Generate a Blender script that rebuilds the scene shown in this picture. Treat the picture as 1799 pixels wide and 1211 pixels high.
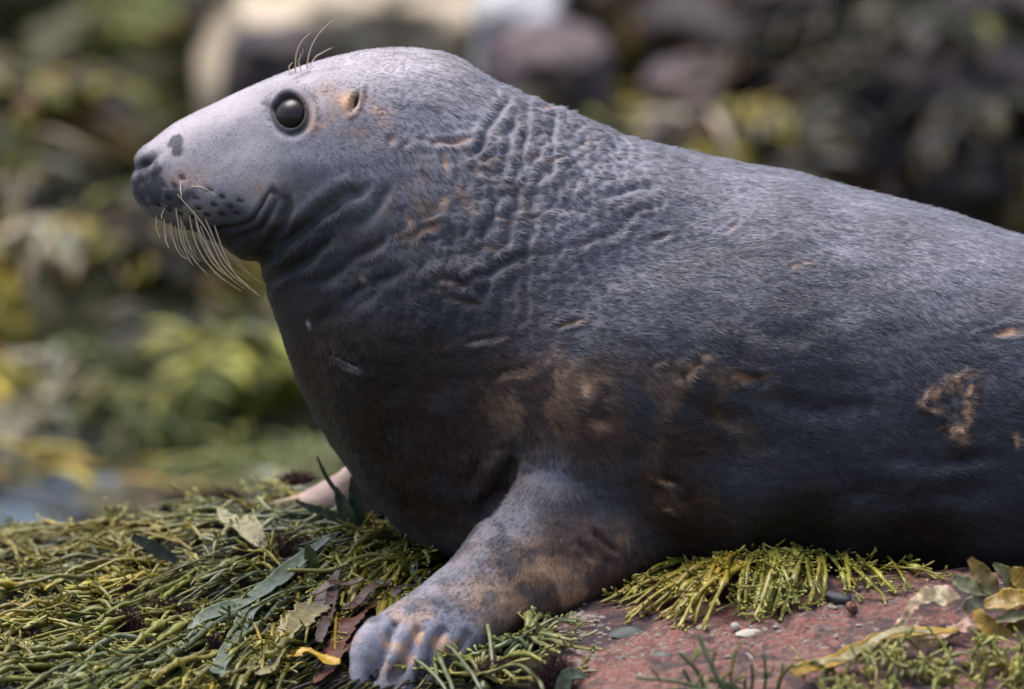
import bpy, math, time
import numpy as np
T0 = time.time()
R = math.radians

# ------------------------------------------------------------------ scene, camera, light
scene = bpy.context.scene
for o in list(bpy.data.objects):
    bpy.data.objects.remove(o, do_unlink=True)
COL = scene.collection

PITCH = R(8.0)
FOC = np.array([0.0, -0.2, 0.45])                 # point the camera is aimed at
FWD = np.array([0, math.cos(PITCH), -math.sin(PITCH)])
UPV = np.array([0, math.sin(PITCH), math.cos(PITCH)])
CAM = FOC - 10.0 * FWD
FPX = 14000.0                                     # focal length in photograph pixels

cd = bpy.data.cameras.new('camera'); cam = bpy.data.objects.new('camera', cd); COL.objects.link(cam)
cam.location = CAM; cam.rotation_euler = (math.pi / 2 - PITCH, 0, 0)
cd.sensor_width = 36; cd.lens = FPX * 36 / 1799; cd.clip_start = 0.1; cd.clip_end = 2000
cd.dof.use_dof = True; cd.dof.focus_distance = 9.98; cd.dof.aperture_fstop = 2.8
scene.camera = cam

SUN_EL, SUN_AZ = R(74), R(-50)                    # high soft sun behind thin cloud, beyond the seal and to its left
w = bpy.data.worlds.new('World'); scene.world = w; w.use_nodes = True
nt = w.node_tree; sky = nt.nodes.new('ShaderNodeTexSky'); sky.sky_type = 'NISHITA'; sky.sun_disc = False
sky.sun_elevation = SUN_EL; sky.sun_rotation = SUN_AZ; sky.air_density = 1.0; sky.dust_density = 4.0; sky.ozone_density = 1.5
nt.links.new(sky.outputs[0], nt.nodes['Background'].inputs[0]); nt.nodes['Background'].inputs[1].default_value = 0.10
sd = bpy.data.lights.new('sun', 'SUN'); sun = bpy.data.objects.new('sun', sd); COL.objects.link(sun)
sd.energy = 1.5; sd.angle = R(40); sd.color = (1, 0.965, 0.94)
sdir = np.array([math.sin(SUN_AZ) * math.cos(SUN_EL), math.cos(SUN_AZ) * math.cos(SUN_EL), math.sin(SUN_EL)])
import mathutils
sun.rotation_euler = mathutils.Vector(sdir).to_track_quat('Z', 'Y').to_euler()
sun.location = (-1, 1, 6)
scene.view_settings.view_transform = 'Standard'; scene.view_settings.look = 'None'
scene.view_settings.gamma = 1; scene.view_settings.exposure = 1.3

# ------------------------------------------------------------------ numeric helpers
def P(px, py, Y):
    """world point seen at photograph pixel (px, py) at world depth Y"""
    px = np.asarray(px, float); py = np.asarray(py, float); Y = np.asarray(Y, float)
    u = (px - 899.5) / FPX; v = -(py - 605.5) / FPX
    dy = FWD[1] + v * UPV[1]; t = (Y - CAM[1]) / dy
    z = CAM[2] + t * (FWD[2] + v * UPV[2])
    return np.stack(np.broadcast_arrays(CAM[0] + t * u, Y, z), -1)

def proj(V):
    d = V - CAM; dep = d @ FWD
    return 899.5 + FPX * d[:, 0] / dep, 605.5 - FPX * (d @ UPV) / dep

_pr = np.random.RandomState(7); _perm = np.tile(_pr.permutation(256), 3)
_grad = _pr.normal(size=(256, 3)); _grad /= np.linalg.norm(_grad, axis=1)[:, None]
def noise(Pt, f=1.0, seed=0):
    q = np.asarray(Pt, float) * f + seed * 17.31
    i = np.floor(q).astype(int); fr = q - i; i &= 255
    u = fr * fr * fr * (fr * (fr * 6 - 15) + 10); out = 0
    for dx in (0, 1):
        wx = u[:, 0] if dx else 1 - u[:, 0]
        for dy in (0, 1):
            wy = u[:, 1] if dy else 1 - u[:, 1]
            for dz in (0, 1):
                wz = u[:, 2] if dz else 1 - u[:, 2]
                h = _perm[_perm[_perm[i[:, 0] + dx] + i[:, 1] + dy] + i[:, 2] + dz]
                out = out + wx * wy * wz * ((fr - (dx, dy, dz)) * _grad[h]).sum(1)
    return out * 1.6
def fbm(Pt, f=1.0, oct=4, seed=0):
    s = 0; a = 1
    for k in range(oct):
        s = s + a * noise(Pt, f * 2 ** k, seed + k); a *= 0.5
    return s
def sstep(a, b, x):
    t = np.clip((x - a) / (b - a), 0, 1); return t * t * (3 - 2 * t)
def cubic(ts, vals, q):
    """Catmull-Rom through rows of vals"""
    vals = np.asarray(vals, float); n = len(vals)
    q = np.clip(q, 0, n - 1 - 1e-9); i = q.astype(int); f = (q - i)[:, None]
    p0 = vals[np.maximum(i - 1, 0)]; p1 = vals[i]; p2 = vals[np.minimum(i + 1, n - 1)]; p3 = vals[np.minimum(i + 2, n - 1)]
    return 0.5 * (2 * p1 + (p2 - p0) * f + (2 * p0 - 5 * p1 + 4 * p2 - p3) * f ** 2 + (3 * p1 - p0 - 3 * p2 + p3) * f ** 3)
def seg_dist(x, y, poly):
    """distance to polyline and parameter 0..1 along it"""
    poly = np.asarray(poly, float); best = np.full(x.shape, 1e9); par = np.zeros(x.shape); n = len(poly) - 1
    for k in range(n):
        a, b = poly[k], poly[k + 1]; d = b - a; L = d @ d
        t = np.clip(((x - a[0]) * d[0] + (y - a[1]) * d[1]) / L, 0, 1)
        r = np.hypot(x - a[0] - t * d[0], y - a[1] - t * d[1]); m = r < best
        best = np.where(m, r, best); par = np.where(m, (k + t) / n, par)
    return best, par

# ------------------------------------------------------------------ mesh helpers
def mk_mesh(name, V, F, mat=None, col=None, smooth=True):
    V = np.asarray(V, np.float32); F = np.asarray(F, np.int32); me = bpy.data.meshes.new(name)
    k = F.shape[1]; n = len(F)
    me.vertices.add(len(V)); me.vertices.foreach_set('co', V.ravel())
    me.loops.add(n * k); me.loops.foreach_set('vertex_index', F.ravel())
    me.polygons.add(n); me.polygons.foreach_set('loop_start', np.arange(0, n * k, k, dtype=np.int32))
    me.polygons.foreach_set('use_smooth', np.full(n, smooth))
    me.update(calc_edges=True)
    if col is not None:
        c = np.ones((len(V), 4), np.float32); c[:, :3] = col
        a = me.color_attributes.new('col', 'FLOAT_COLOR', 'POINT'); a.data.foreach_set('color', c.ravel())
    if mat: me.materials.append(mat)
    return me
def obj(name, me, parent=None, loc=None):
    o = bpy.data.objects.new(name, me); COL.objects.link(o)
    if loc is not None: o.location = loc
    if parent: o.parent = parent
    return o
def tag(o, label=None, cat=None, group=None, kind=None):
    for k, v in (('label', label), ('category', cat), ('group', group), ('kind', kind)):
        if v: o[k] = v
    return o
def grid_faces(nr, nc, wrap=True):
    r = np.arange(nr - 1)[:, None]; c = np.arange(nc if wrap else nc - 1)[None]; c2 = (c + 1) % nc
    return np.stack([r * nc + c, r * nc + c2, (r + 1) * nc + c2, (r + 1) * nc + c], -1).reshape(-1, 4)
class MB:
    """collects quads with colour"""
    def __init__(s): s.V = []; s.F = []; s.C = []; s.n = 0
    def add(s, V, F, C):
        s.V.append(V); s.F.append(F + s.n); s.C.append(np.broadcast_to(C, V.shape)); s.n += len(V)
    def tube(s, path, rad, sides=6, flat=1.0, col=(1, 1, 1), up=(0, 0, 1)):
        path = np.asarray(path, float); t = np.gradient(path, axis=0); t /= np.linalg.norm(t, axis=1)[:, None] + 1e-12
        sd_ = np.cross(t, np.asarray(up, float)); l = np.linalg.norm(sd_, axis=1)[:, None]
        sd_ = np.where(l > 0.05, sd_ / np.maximum(l, 1e-9), np.array([1.0, 0, 0])); bn = np.cross(sd_, t)
        a = np.linspace(0, 2 * np.pi, sides, endpoint=False); rad = np.broadcast_to(rad, len(path))[:, None, None]
        V = path[:, None] + rad * (np.cos(a)[None, :, None] * sd_[:, None] + flat * np.sin(a)[None, :, None] * bn[:, None])
        C = np.asarray(col, float)
        C = np.repeat(C, sides, 0) if C.ndim == 2 else C
        s.add(V.reshape(-1, 3), grid_faces(len(path), sides), C)
    def strip(s, path, wid, nrm, thick, col):
        """flat blade with thickness, rounded section of 6 points"""
        s.tube(path, np.asarray(wid), 6, thick, col, up=nrm)
    def mesh(s, name, mat): return mk_mesh(name, np.concatenate(s.V), np.concatenate(s.F), mat, np.concatenate(s.C))

# ------------------------------------------------------------------ material helpers
def mat_new(name):
    m = bpy.data.materials.new(name); m.use_nodes = True
    return m, m.node_tree.nodes, m.node_tree.links, m.node_tree.nodes['Principled BSDF']
def weed_material(name, rough=0.35, trans=0.12, var=0.25, spec=0.5, bump=0.25, nscale=90):
    """vertex colour x per-object variation x fine blotches, wet gloss"""
    m, N, L, b = mat_new(name)
    at = N.new('ShaderNodeAttribute'); at.attribute_name = 'col'
    tc = N.new('ShaderNodeTexCoord'); no = N.new('ShaderNodeTexNoise'); no.inputs['Scale'].default_value = nscale; no.inputs['Detail'].default_value = 4
    L.new(tc.outputs['Object'], no.inputs['Vector'])
    oi = N.new('ShaderNodeObjectInfo')
    hs = N.new('ShaderNodeHueSaturation'); L.new(at.outputs['Color'], hs.inputs['Color'])
    mr = N.new('ShaderNodeMapRange'); mr.inputs[3].default_value = 1 - var; mr.inputs[4].default_value = 1 + var; L.new(oi.outputs['Random'], mr.inputs[0])
    m2 = N.new('ShaderNodeMapRange'); m2.inputs[1].default_value = 0.3; m2.inputs[2].default_value = 0.7; m2.inputs[3].default_value = 0.7; m2.inputs[4].default_value = 1.25
    L.new(no.outputs['Fac'], m2.inputs[0])
    mu = N.new('ShaderNodeMath'); mu.operation = 'MULTIPLY'; L.new(mr.outputs[0], mu.inputs[0]); L.new(m2.outputs[0], mu.inputs[1])
    L.new(mu.outputs[0], hs.inputs['Value'])
    L.new(hs.outputs['Color'], b.inputs['Base Color'])
    b.inputs['Roughness'].default_value = rough; b.inputs['Specular IOR Level'].default_value = spec
    if trans:
        b.inputs['Subsurface Weight'].default_value = trans; b.inputs['Subsurface Radius'].default_value = (0.004, 0.004, 0.001); b.inputs['Subsurface Scale'].default_value = 1.0
    bp = N.new('ShaderNodeBump'); bp.inputs['Strength'].default_value = bump; bp.inputs['Distance'].default_value = 0.002
    L.new(no.outputs['Fac'], bp.inputs['Height']); L.new(bp.outputs[0], b.inputs['Normal'])
    return m
# ------------------------------------------------------------------ the outcrop the seal lies on
_gp = [(0, 982, .30), (300, 938, .30), (560, 896, .30), (0, 1080, -.1), (300, 1055, -.1), (600, 1000, -.05), (-200, 1000, .3), (-200, 1110, -.1),
       (0, 1220, -.5), (300, 1220, -.5), (600, 1225, -.5), (760, 1200, -.42), (-200, 1240, -.5), (700, 975, 0), (900, 990, 0), (880, 1100, -.33),
       (1000, 1075, -.33), (1100, 1058, -.33), (1300, 1042, -.33), (1500, 1026, -.33), (1650, 1014, -.33), (1799, 1014, -.33), (2050, 1020, -.33),
       (1000, 1190, -.56), (1150, 1165, -.58), (1300, 1200, -.66), (1500, 1200, -.68), (1650, 1160, -.6), (1799, 1150, -.58), (2050, 1160, -.58),
       (1200, 1000, 0), (1500, 1010, 0), (1799, 1022, 0), (2200, 1040, 0), (900, 930, .35), (1300, 960, .35), (1799, 985, .35), (2200, 1000, .35),
       (2700, 1030, 0), (2700, 1010, .35), (2700, 1030, -.4)]
_gp = np.array(_gp); _gw = P(_gp[:, 0], _gp[:, 1], _gp[:, 2]); _gx = _gw[:, :2]
def _tps(r2): return np.where(r2 > 1e-12, 0.5 * r2 * np.log(np.maximum(r2, 1e-12)), 0)
_n = len(_gx); _K = _tps(((_gx[:, None] - _gx[None]) ** 2).sum(-1)) + np.eye(_n) * 0.004
_Q = np.hstack([np.ones((_n, 1)), _gx]); _A = np.block([[_K, _Q], [_Q.T, np.zeros((3, 3))]])
_S = np.linalg.solve(_A, np.concatenate([_gw[:, 2], np.zeros(3)]))
def base_z(x, y):
    """wide shore sheet: shallow gully behind the outcrop, then rising boulder slope"""
    p = np.stack([x, y, 0 * x], -1)
    z = -0.36 + 0.030 * np.clip(y - 1.6, 0, 30)
    z = z + 0.07 * fbm(p, 1.1, 3, 3) * sstep(0.9, 2.2, np.abs(y) + 0 * x) + 0.02 * fbm(p, 5, 3, 9)
    z = z + 0.15 * sstep(0.3, 1.3, x) * sstep(2.5, 5.0, y)
    return z
def outcrop(x, y, detail=True):
    xc = np.clip(x, -0.85, 1.5); yc = np.clip(y, -0.75, 0.45); q = np.stack([xc, yc], -1)
    z = _S[-3] + _S[-2] * xc + _S[-1] * yc
    for k in range(_n): z = z + _S[k] * _tps((q[..., 0] - _gx[k, 0]) ** 2 + (q[..., 1] - _gx[k, 1]) ** 2)
    ov = np.hypot(x - xc, y - yc); z = z - 0.35 * np.minimum(ov, 0.15) - 1.5 * np.clip(ov - 0.1, 0, 2)
    if detail:
        p = np.stack([x, y, 0 * x], -1).reshape(-1, 3)
        d = (0.011 * fbm(p, 5, 4, 5) + 0.006 * np.abs(noise(p, 24, 2)) + 0.0030 * noise(p, 60, 4) - 0.010 * np.exp(-(noise(p, 6, 15) / .06) ** 2) * sstep(.1, .3, x.ravel())).reshape(x.shape)
        z = z + d
    return z
gx = np.linspace(-1.55, 2.2, 520); gy = np.linspace(-1.35, 1.1, 360); GX, GY = np.meshgrid(gx, gy)
GZ = outcrop(GX, GY)
def ground(x, y):
    """bilinear lookup of the outcrop height"""
    x = np.asarray(x, float); y = np.asarray(y, float)
    fx = np.clip((x - gx[0]) / (gx[1] - gx[0]), 0, len(gx) - 1.001); fy = np.clip((y - gy[0]) / (gy[1] - gy[0]), 0, len(gy) - 1.001)
    i = fx.astype(int); j = fy.astype(int); a = fx - i; b = fy - j
    return (GZ[j, i] * (1 - a) + GZ[j, i + 1] * a) * (1 - b) + (GZ[j + 1, i] * (1 - a) + GZ[j + 1, i + 1] * a) * b
def hit(px, py, ymin=-0.9, ymax=0.5):
    """first point of the outcrop along the sight line of a photograph pixel"""
    px = np.atleast_1d(np.asarray(px, float)); py = np.atleast_1d(np.asarray(py, float))
    Y = np.linspace(ymin, ymax, 90)
    W = P(px[:, None], py[:, None], Y[None]); g = ground(W[..., 0], W[..., 1]); below = W[..., 2] <= g
    k = np.where(below.any(1), below.argmax(1), len(Y) - 1); k0 = np.maximum(k - 1, 0); r = np.arange(len(px))
    d1 = W[r, k, 2] - g[r, k]; d0 = W[r, k0, 2] - g[r, k0]; f = np.where(np.abs(d0 - d1) > 1e-9, np.clip(d0 / np.where(np.abs(d0 - d1) > 1e-9, d0 - d1, 1), 0, 1), 0)
    y = Y[k0] + f * (Y[k] - Y[k0]); w_ = P(px, py, y); w_[:, 2] = ground(w_[:, 0], w_[:, 1]); return w_

def granite(name, weedy):
    m, N, L, b = mat_new(name)
    tc = N.new('ShaderNodeTexCoord'); out = tc.outputs['Object']
    def nz(s, d=5, ro=.6, dist=0):
        n = N.new('ShaderNodeTexNoise'); n.inputs['Scale'].default_value = s; n.inputs['Detail'].default_value = d; n.inputs['Roughness'].default_value = ro
        n.inputs['Distortion'].default_value = dist; L.new(out, n.inputs['Vector']); return n.outputs['Fac']
    def ramp(f, stops):
        r = N.new('ShaderNodeValToRGB'); e = r.color_ramp.elements
        while len(e) < len(stops): e.new(0.5)
        for k, (p, c) in enumerate(stops): e[k].position = p; e[k].color = (*c, 1)
        L.new(f, r.inputs[0]); return r.outputs[0]
    def mix(f, a, c):
        x = N.new('ShaderNodeMix'); x.data_type = 'RGBA'; L.new(f, x.inputs[0]); L.new(a, x.inputs[6]); L.new(c, x.inputs[7]); return x.outputs[2]
    big = ramp(nz(14, 8, .68, .6), [(.28, (.09, .05, .05)), (.42, (.24, .075, .05)), (.5, (.30, .13, .10)), (.57, (.16, .085, .085)), (.68, (.06, .05, .065))])
    vo = N.new('ShaderNodeTexVoronoi'); vo.inputs['Scale'].default_value = 240; L.new(out, vo.inputs['Vector'])
    gr = N.new('ShaderNodeSeparateColor'); L.new(vo.outputs['Color'], gr.inputs[0])
    grain = ramp(gr.outputs[0], [(.0, (.09, .07, .075)), (.16, (.10, .08, .085)), (.2, (.30, .12, .10)), (.65, (.38, .17, .13)), (.82, (.46, .30, .24)), (.95, (.33, .30, .28))])
    x1 = N.new('ShaderNodeMix'); x1.data_type = 'RGBA'; x1.inputs[0].default_value = .58; L.new(big, x1.inputs[6]); L.new(grain, x1.inputs[7])
    # dark lichen / wet film and green-grey stains
    st = ramp(nz(13, 6, .65, .8), [(.47, (0, 0, 0)), (.58, (.85, .85, .85))])
    dk = N.new('ShaderNodeRGB'); dk.outputs[0].default_value = (.065, .05, .055, 1)
    c = mix(st, x1.outputs[2], dk.outputs[0])
    s2 = ramp(nz(21, 6, .7, .4), [(.56, (0, 0, 0)), (.63, (.7, .7, .7))]); gg = N.new('ShaderNodeRGB'); gg.outputs[0].default_value = (.085, .095, .075, 1)
    c = mix(s2, c, gg.outputs[0])
    s3 = ramp(nz(60, 3, .5), [(.66, (0, 0, 0)), (.70, (.75, .75, .75))]); pl = N.new('ShaderNodeRGB'); pl.outputs[0].default_value = (.5, .45, .38, 1)
    c = mix(s3, c, pl.outputs[0])
    if weedy:
        at = N.new('ShaderNodeAttribute'); at.attribute_name = 'col'; br = N.new('ShaderNodeRGB'); br.outputs[0].default_value = (.032, .026, .012, 1)
        sp = N.new('ShaderNodeSeparateColor'); L.new(at.outputs['Color'], sp.inputs[0]); c = mix(sp.outputs[0], c, br.outputs[0])
    L.new(c, b.inputs['Base Color']); b.inputs['Roughness'].default_value = .62; b.inputs['Specular IOR Level'].default_value = .25
    bp = N.new('ShaderNodeBump'); bp.inputs['Strength'].default_value = 1.0; bp.inputs['Distance'].default_value = .011; L.new(nz(90, 9, .72), bp.inputs['Height']); L.new(bp.outputs[0], b.inputs['Normal'])
    return m
M_ROCK = granite('pink_granite', True)
Vg = np.stack([GX, GY, GZ], -1).reshape(-1, 3)
pgx, pgy = proj(Vg)
weedm = sstep(1010, 930, pgx + 0.1 * (pgy - 1000) + 60 * noise(Vg, 6, 8))          # bare pink stone only to the right of the flipper
wc = np.stack([weedm, weedm, weedm], -1)
rock = tag(obj('rock_outcrop', mk_mesh('rock_outcrop', Vg, grid_faces(len(gy), len(gx), False), M_ROCK, wc)), kind='structure')

# ------------------------------------------------------------------ shore sheet to the horizon
def axis(lo, hi, mid, k):
    a = np.linspace(-1, 1, k); return mid + np.sign(a) * (np.abs(a) * 3.5 + np.abs(a) ** 6 * (hi - 3.5))
sx = axis(-600, 600, 0, 201); sy = axis(-600, 600, 3.0, 221); SX, SY = np.meshgrid(sx, sy)
SZ = base_z(SX.ravel(), SY.ravel()).reshape(SX.shape); SZ = np.where(SY > 30, SZ.clip(None, 1.5), SZ)
m, N, L, b = mat_new('weedy_shore')
tc = N.new('ShaderNodeTexCoord')
def cramp(N, L, f, stops):
    r = N.new('ShaderNodeValToRGB'); e = r.color_ramp.elements
    while len(e) < len(stops): e.new(0.5)
    for k, (p, c) in enumerate(stops): e[k].position = p; e[k].color = (*c, 1)
    L.new(f, r.inputs[0]); return r.outputs[0]
n1 = N.new('ShaderNodeTexNoise'); n1.inputs['Scale'].default_value = 5; n1.inputs['Detail'].default_value = 6; L.new(tc.outputs['Object'], n1.inputs['Vector'])
L.new(cramp(N, L, n1.outputs['Fac'], [(.3, (.02, .018, .01)), (.45, (.07, .065, .02)), (.55, (.05, .045, .03)), (.7, (.16, .14, .07))]), b.inputs['Base Color'])
b.inputs['Roughness'].default_value = .75; b.inputs['Specular IOR Level'].default_value = .15
M_SHORE = m
tag(obj('shore_ground', mk_mesh('shore_ground', np.stack([SX, SY, SZ], -1).reshape(-1, 3), grid_faces(len(sy), len(sx), False), M_SHORE)), kind='structure')
# ------------------------------------------------------------------ the seal: one continuous body
# cross-sections as pairs: back outline pixel, belly outline pixel, half width (m), roundness, low-width shift
SEC = [(231, 302, 231, 328, .010, 2.0, 0), (240, 274, 238, 346, .036, 2.2, 0), (270, 245, 264, 376, .056, 2.3, .03), (310, 215, 302, 396, .068, 2.3, .08),
       (380, 180, 350, 410, .080, 2.3, .12), (450, 148, 392, 430, .090, 2.3, .12), (510, 124, 424, 449, .100, 2.3, .10), (580, 102, 450, 455, .112, 2.2, .08),
       (660, 87, 460, 474, .122, 2.1, .06), (740, 86, 468, 508, .133, 2.1, .05), (805, 101, 482, 552, .148, 2.1, .05), (862, 137, 505, 612, .166, 2.1, .06),
       (930, 174, 537, 692, .188, 2.1, .08), (1020, 209, 582, 772, .212, 2.1, .10), (1110, 244, 640, 856, .232, 2.1, .12), (1220, 266, 720, 938, .250, 2.1, .13),
       (1340, 292, 860, 990, .268, 2.15, .14), (1460, 320, 1040, 1012, .280, 2.2, .15), (1600, 357, 1280, 1028, .290, 2.25, .15), (1750, 402, 1560, 1044, .292, 2.3, .15),
       (1900, 452, 1820, 1056, .285, 2.3, .15), (2080, 520, 2060, 1064, .265, 2.3, .13), (2300, 612, 2290, 1068, .225, 2.3, .12), (2520, 710, 2515, 1066, .178, 2.3, .10),
       (2740, 810, 2740, 1060, .130, 2.2, .08), (2900, 880, 2900, 1052, .095, 2.2, .05), (3000, 925, 3000, 1045, .07, 2.2, 0), (3040, 960, 3040, 1020, .03, 2.0, 0)]
SEC = np.array(SEC, float)
q = np.linspace(0, len(SEC) - 1, 420); S = cubic(None, SEC, q)
S[:, 4] = np.maximum(S[:, 4], .004)
top = P(S[:, 0], S[:, 1], 0.0); bot = P(S[:, 2], S[:, 3], 0.0); ctr = (top + bot) / 2; hv = (top - bot) / 2
na = 128; ph = np.linspace(0, 2 * np.pi, na, endpoint=False)
cp, sp_ = np.cos(ph), np.sin(ph); ex = (2 / S[:, 5])[:, None]
cc = np.sign(cp) * np.abs(cp)[None] ** ex; ss = np.sign(sp_) * np.abs(sp_)[None] ** ex
Vb = ctr[:, None] + hv[:, None] * cc[..., None]; Vb[..., 1] += -S[:, 4][:, None] * ss * (1 - S[:, 6][:, None] * cc)
def capped(V):
    nr, nc = V.shape[:2]; v = np.concatenate([V.reshape(-1, 3), V[0].mean(0)[None], V[-1].mean(0)[None]])
    F = [tuple(f) for f in grid_faces(nr, nc).tolist()]; a, z = nr * nc, nr * nc + 1
    F += [((k + 1) % nc, k, a) for k in range(nc)] + [((nr - 1) * nc + k, (nr - 1) * nc + (k + 1) % nc, z) for k in range(nc)]
    return v.tolist(), F
def loft_pairs(rows, n=60, na=40, ex=2.4):
    """flipper: edge pixel a, edge pixel b, depth a, depth b, thickness"""
    rows = np.array(rows, float); s = cubic(None, rows, np.linspace(0, len(rows) - 1, n))
    A = P(s[:, 0], s[:, 1], s[:, 4]); B = P(s[:, 2], s[:, 3], s[:, 5]); c = (A + B) / 2; h = (A - B) / 2
    t = np.gradient(c, axis=0); nn = np.cross(h, t); nn /= np.linalg.norm(nn, axis=1)[:, None]
    a = np.linspace(0, 2 * np.pi, na, endpoint=False); e = 2 / ex
    ca = np.sign(np.cos(a)) * np.abs(np.cos(a)) ** e; sa = np.sign(np.sin(a)) * np.abs(np.sin(a)) ** e
    return c[:, None] + h[:, None] * ca[None, :, None] + nn[:, None] * (s[:, 6][:, None] * sa[None])[..., None]
NEAR = [(980, 690, 1290, 800, -.13, -.13, .07), (935, 770, 1275, 880, -.175, -.165, .066), (893, 842, 1245, 950, -.225, -.20, .058), (850, 905, 1160, 1000, -.265, -.245, .050),
        (795, 975, 1060, 1045, -.315, -.295, .041), (725, 1038, 960, 1082, -.36, -.34, .034), (660, 1088, 885, 1115, -.40, -.375, .029), (630, 1128, 842, 1145, -.43, -.40, .024), (622, 1170, 800, 1172, -.45, -.42, .015)]
FAR = [(700, 715, 820, 880, .12, .12, .05), (650, 790, 760, 905, .20, .20, .044), (590, 836, 690, 918, .25, .25, .036), (530, 872, 630, 925, .29, .29, .028), (490, 893, 580, 930, .32, .32, .020)]
DIG = [[(668, 1096, -.41), (640, 1135, -.44), (628, 1185, -.462), (626, 1225, -.474), (630, 1262, -.482)],
       [(712, 1102, -.405), (690, 1140, -.437), (674, 1190, -.457), (672, 1225, -.468), (676, 1256, -.475)],
       [(756, 1108, -.40), (733, 1145, -.428), (716, 1187, -.446), (712, 1218, -.456), (714, 1246, -.464)],
       [(800, 1112, -.39), (778, 1146, -.415), (760, 1180, -.431), (754, 1206, -.44), (755, 1230, -.448)],
       [(842, 1118, -.38), (820, 1146, -.40), (800, 1172, -.414), (792, 1194, -.422), (791, 1212, -.428)]]
WEB = [(648, 1108, 850, 1122, -.418, -.385, .011), (636, 1140, 822, 1150, -.44, -.41, .008), (632, 1185, 795, 1178, -.458, -.424, .006), (634, 1222, 780, 1200, -.468, -.436, .004)]
DR = [.0135, .0125, .0115, .0105, .010]
Ns, Fs = [], []
def push(V):
    v, f = capped(V); o = len(Ns); Ns.extend(v); Fs.extend([tuple(i + o for i in t) for t in f])
push(Vb); push(loft_pairs(NEAR)); push(loft_pairs(FAR)); push(loft_pairs(WEB))
tips = []
for d, r in zip(DIG, DR):
    c = cubic(None, P(*np.array(d).T), np.linspace(0, 4, 40)); t = np.gradient(c, axis=0); t /= np.linalg.norm(t, axis=1)[:, None]
    s_ = np.cross(t, (0, -.6, .8)); s_ /= np.linalg.norm(s_, axis=1)[:, None]; n_ = np.cross(s_, t); a = np.linspace(0, 2 * np.pi, 20, endpoint=False)
    rr = r * (1.05 - .35 * np.linspace(0, 1, 40) ** 1.5 + .10 * np.exp(-((np.linspace(0, 1, 40) - .3) / .12) ** 2))[:, None, None]; rr[-1] *= .6
    push(c[:, None] + rr * (np.cos(a)[None, :, None] * s_[:, None] + .9 * np.sin(a)[None, :, None] * n_[:, None])); tips.append((c[-1], t[-1], r))
ftips = []
for k in range(5):                                        # digits of the far flipper
    a0 = P(530 + k * 22, 886 + k * 8, .29 + .0 * k); d = np.array([-1, .35, -.18]); d /= np.linalg.norm(d)
    c = a0 + d * np.linspace(0, .085 - .006 * k, 16)[:, None]; c[:, 2] -= np.linspace(0, 1, 16) ** 2 * .01
    a = np.linspace(0, 2 * np.pi, 14, endpoint=False); s_ = np.cross(d, (0, 0, 1)); s_ /= np.linalg.norm(s_); n_ = np.cross(s_, d)
    rr = (.012 - .004 * np.linspace(0, 1, 16))[:, None, None]
    push(c[:, None] + rr * (np.cos(a)[None, :, None] * s_ + np.sin(a)[None, :, None] * n_)); ftips.append((c[-1], d, .010))
hb = P(3000, 985, 0.0)
for s in (-1, 1):                                          # hind flippers, out of frame
    c = hb + np.array([1, s * .28, -.08]) * np.linspace(-.06, .30, 30)[:, None]; wd = (.045 + .05 * np.linspace(0, 1, 30) ** 2)[:, None, None]; wd[-1] *= .7
    a = np.linspace(0, 2 * np.pi, 24, endpoint=False)
    push(c[:, None] + wd * np.cos(a)[None, :, None] * np.array([-.3 * s, 1, 0]) + .018 * np.sin(a)[None, :, None] * np.array([0, 0, 1]))
me = bpy.data.meshes.new('raw'); me.from_pydata(Ns, [], Fs); me.update()
ro = bpy.data.objects.new('raw', me); COL.objects.link(ro)
md = ro.modifiers.new('r', 'REMESH'); md.mode = 'VOXEL'; md.voxel_size = 0.0032; md.adaptivity = 0
dg = bpy.context.evaluated_depsgraph_get(); em = bpy.data.meshes.new_from_object(ro.evaluated_get(dg))
bpy.data.objects.remove(ro); bpy.data.meshes.remove(me)
nv = len(em.vertices); V = np.empty(nv * 3, np.float32); em.vertices.foreach_get('co', V); V = V.reshape(-1, 3).astype(float)
E = np.empty(len(em.edges) * 2, np.int32); em.edges.foreach_get('vertices', E); E = E.reshape(-1, 2)
lt = np.empty(len(em.polygons), np.int32); em.polygons.foreach_get('loop_total', lt)
LI = np.empty(len(em.loops), np.int32); em.loops.foreach_get('vertex_index', LI)
assert (lt == 4).all(); Fq = LI.reshape(-1, 4); bpy.data.meshes.remove(em)
deg = np.bincount(E.ravel(), minlength=nv).astype(float)[:, None]
def nbr_mean(X):
    o = np.empty_like(X)
    for k in range(X.shape[1]):
        o[:, k] = np.bincount(E[:, 0], X[E[:, 1], k], nv) + np.bincount(E[:, 1], X[E[:, 0], k], nv)
    return o / deg
def normals(V):
    n = np.cross(V[Fq[:, 2]] - V[Fq[:, 0]], V[Fq[:, 3]] - V[Fq[:, 1]]); o = np.zeros_like(V)
    for k in range(3):
        for j in range(4): o[:, k] += np.bincount(Fq[:, j], n[:, k], nv)
    return o / (np.linalg.norm(o, axis=1)[:, None] + 1e-12)
for it in range(8): V += .6 * (nbr_mean(V) - V)
def mirror_proj(V):
    W = V.copy(); W[:, 1] = -np.abs(W[:, 1]); return proj(W)
X, Yp = mirror_proj(V)
jm = np.exp(-((X - 1090) / 190) ** 2 - ((Yp - 860) / 120) ** 2) * (V[:, 1] < 0); jm = (jm * sstep(860, 960, X))[:, None]
for it in range(60): V += .6 * jm * (nbr_mean(V) - V)
# rest the underside on the rock
gz = ground(V[:, 0], V[:, 1]); low = (gz - .006) - V[:, 2]; V[:, 2] += np.where(low > 0, low * .85, 0)
Nn = normals(V); X, Yp = mirror_proj(V)
print('seal verts', nv, 'X', X.min(), X.max(), time.time() - T0)

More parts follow.
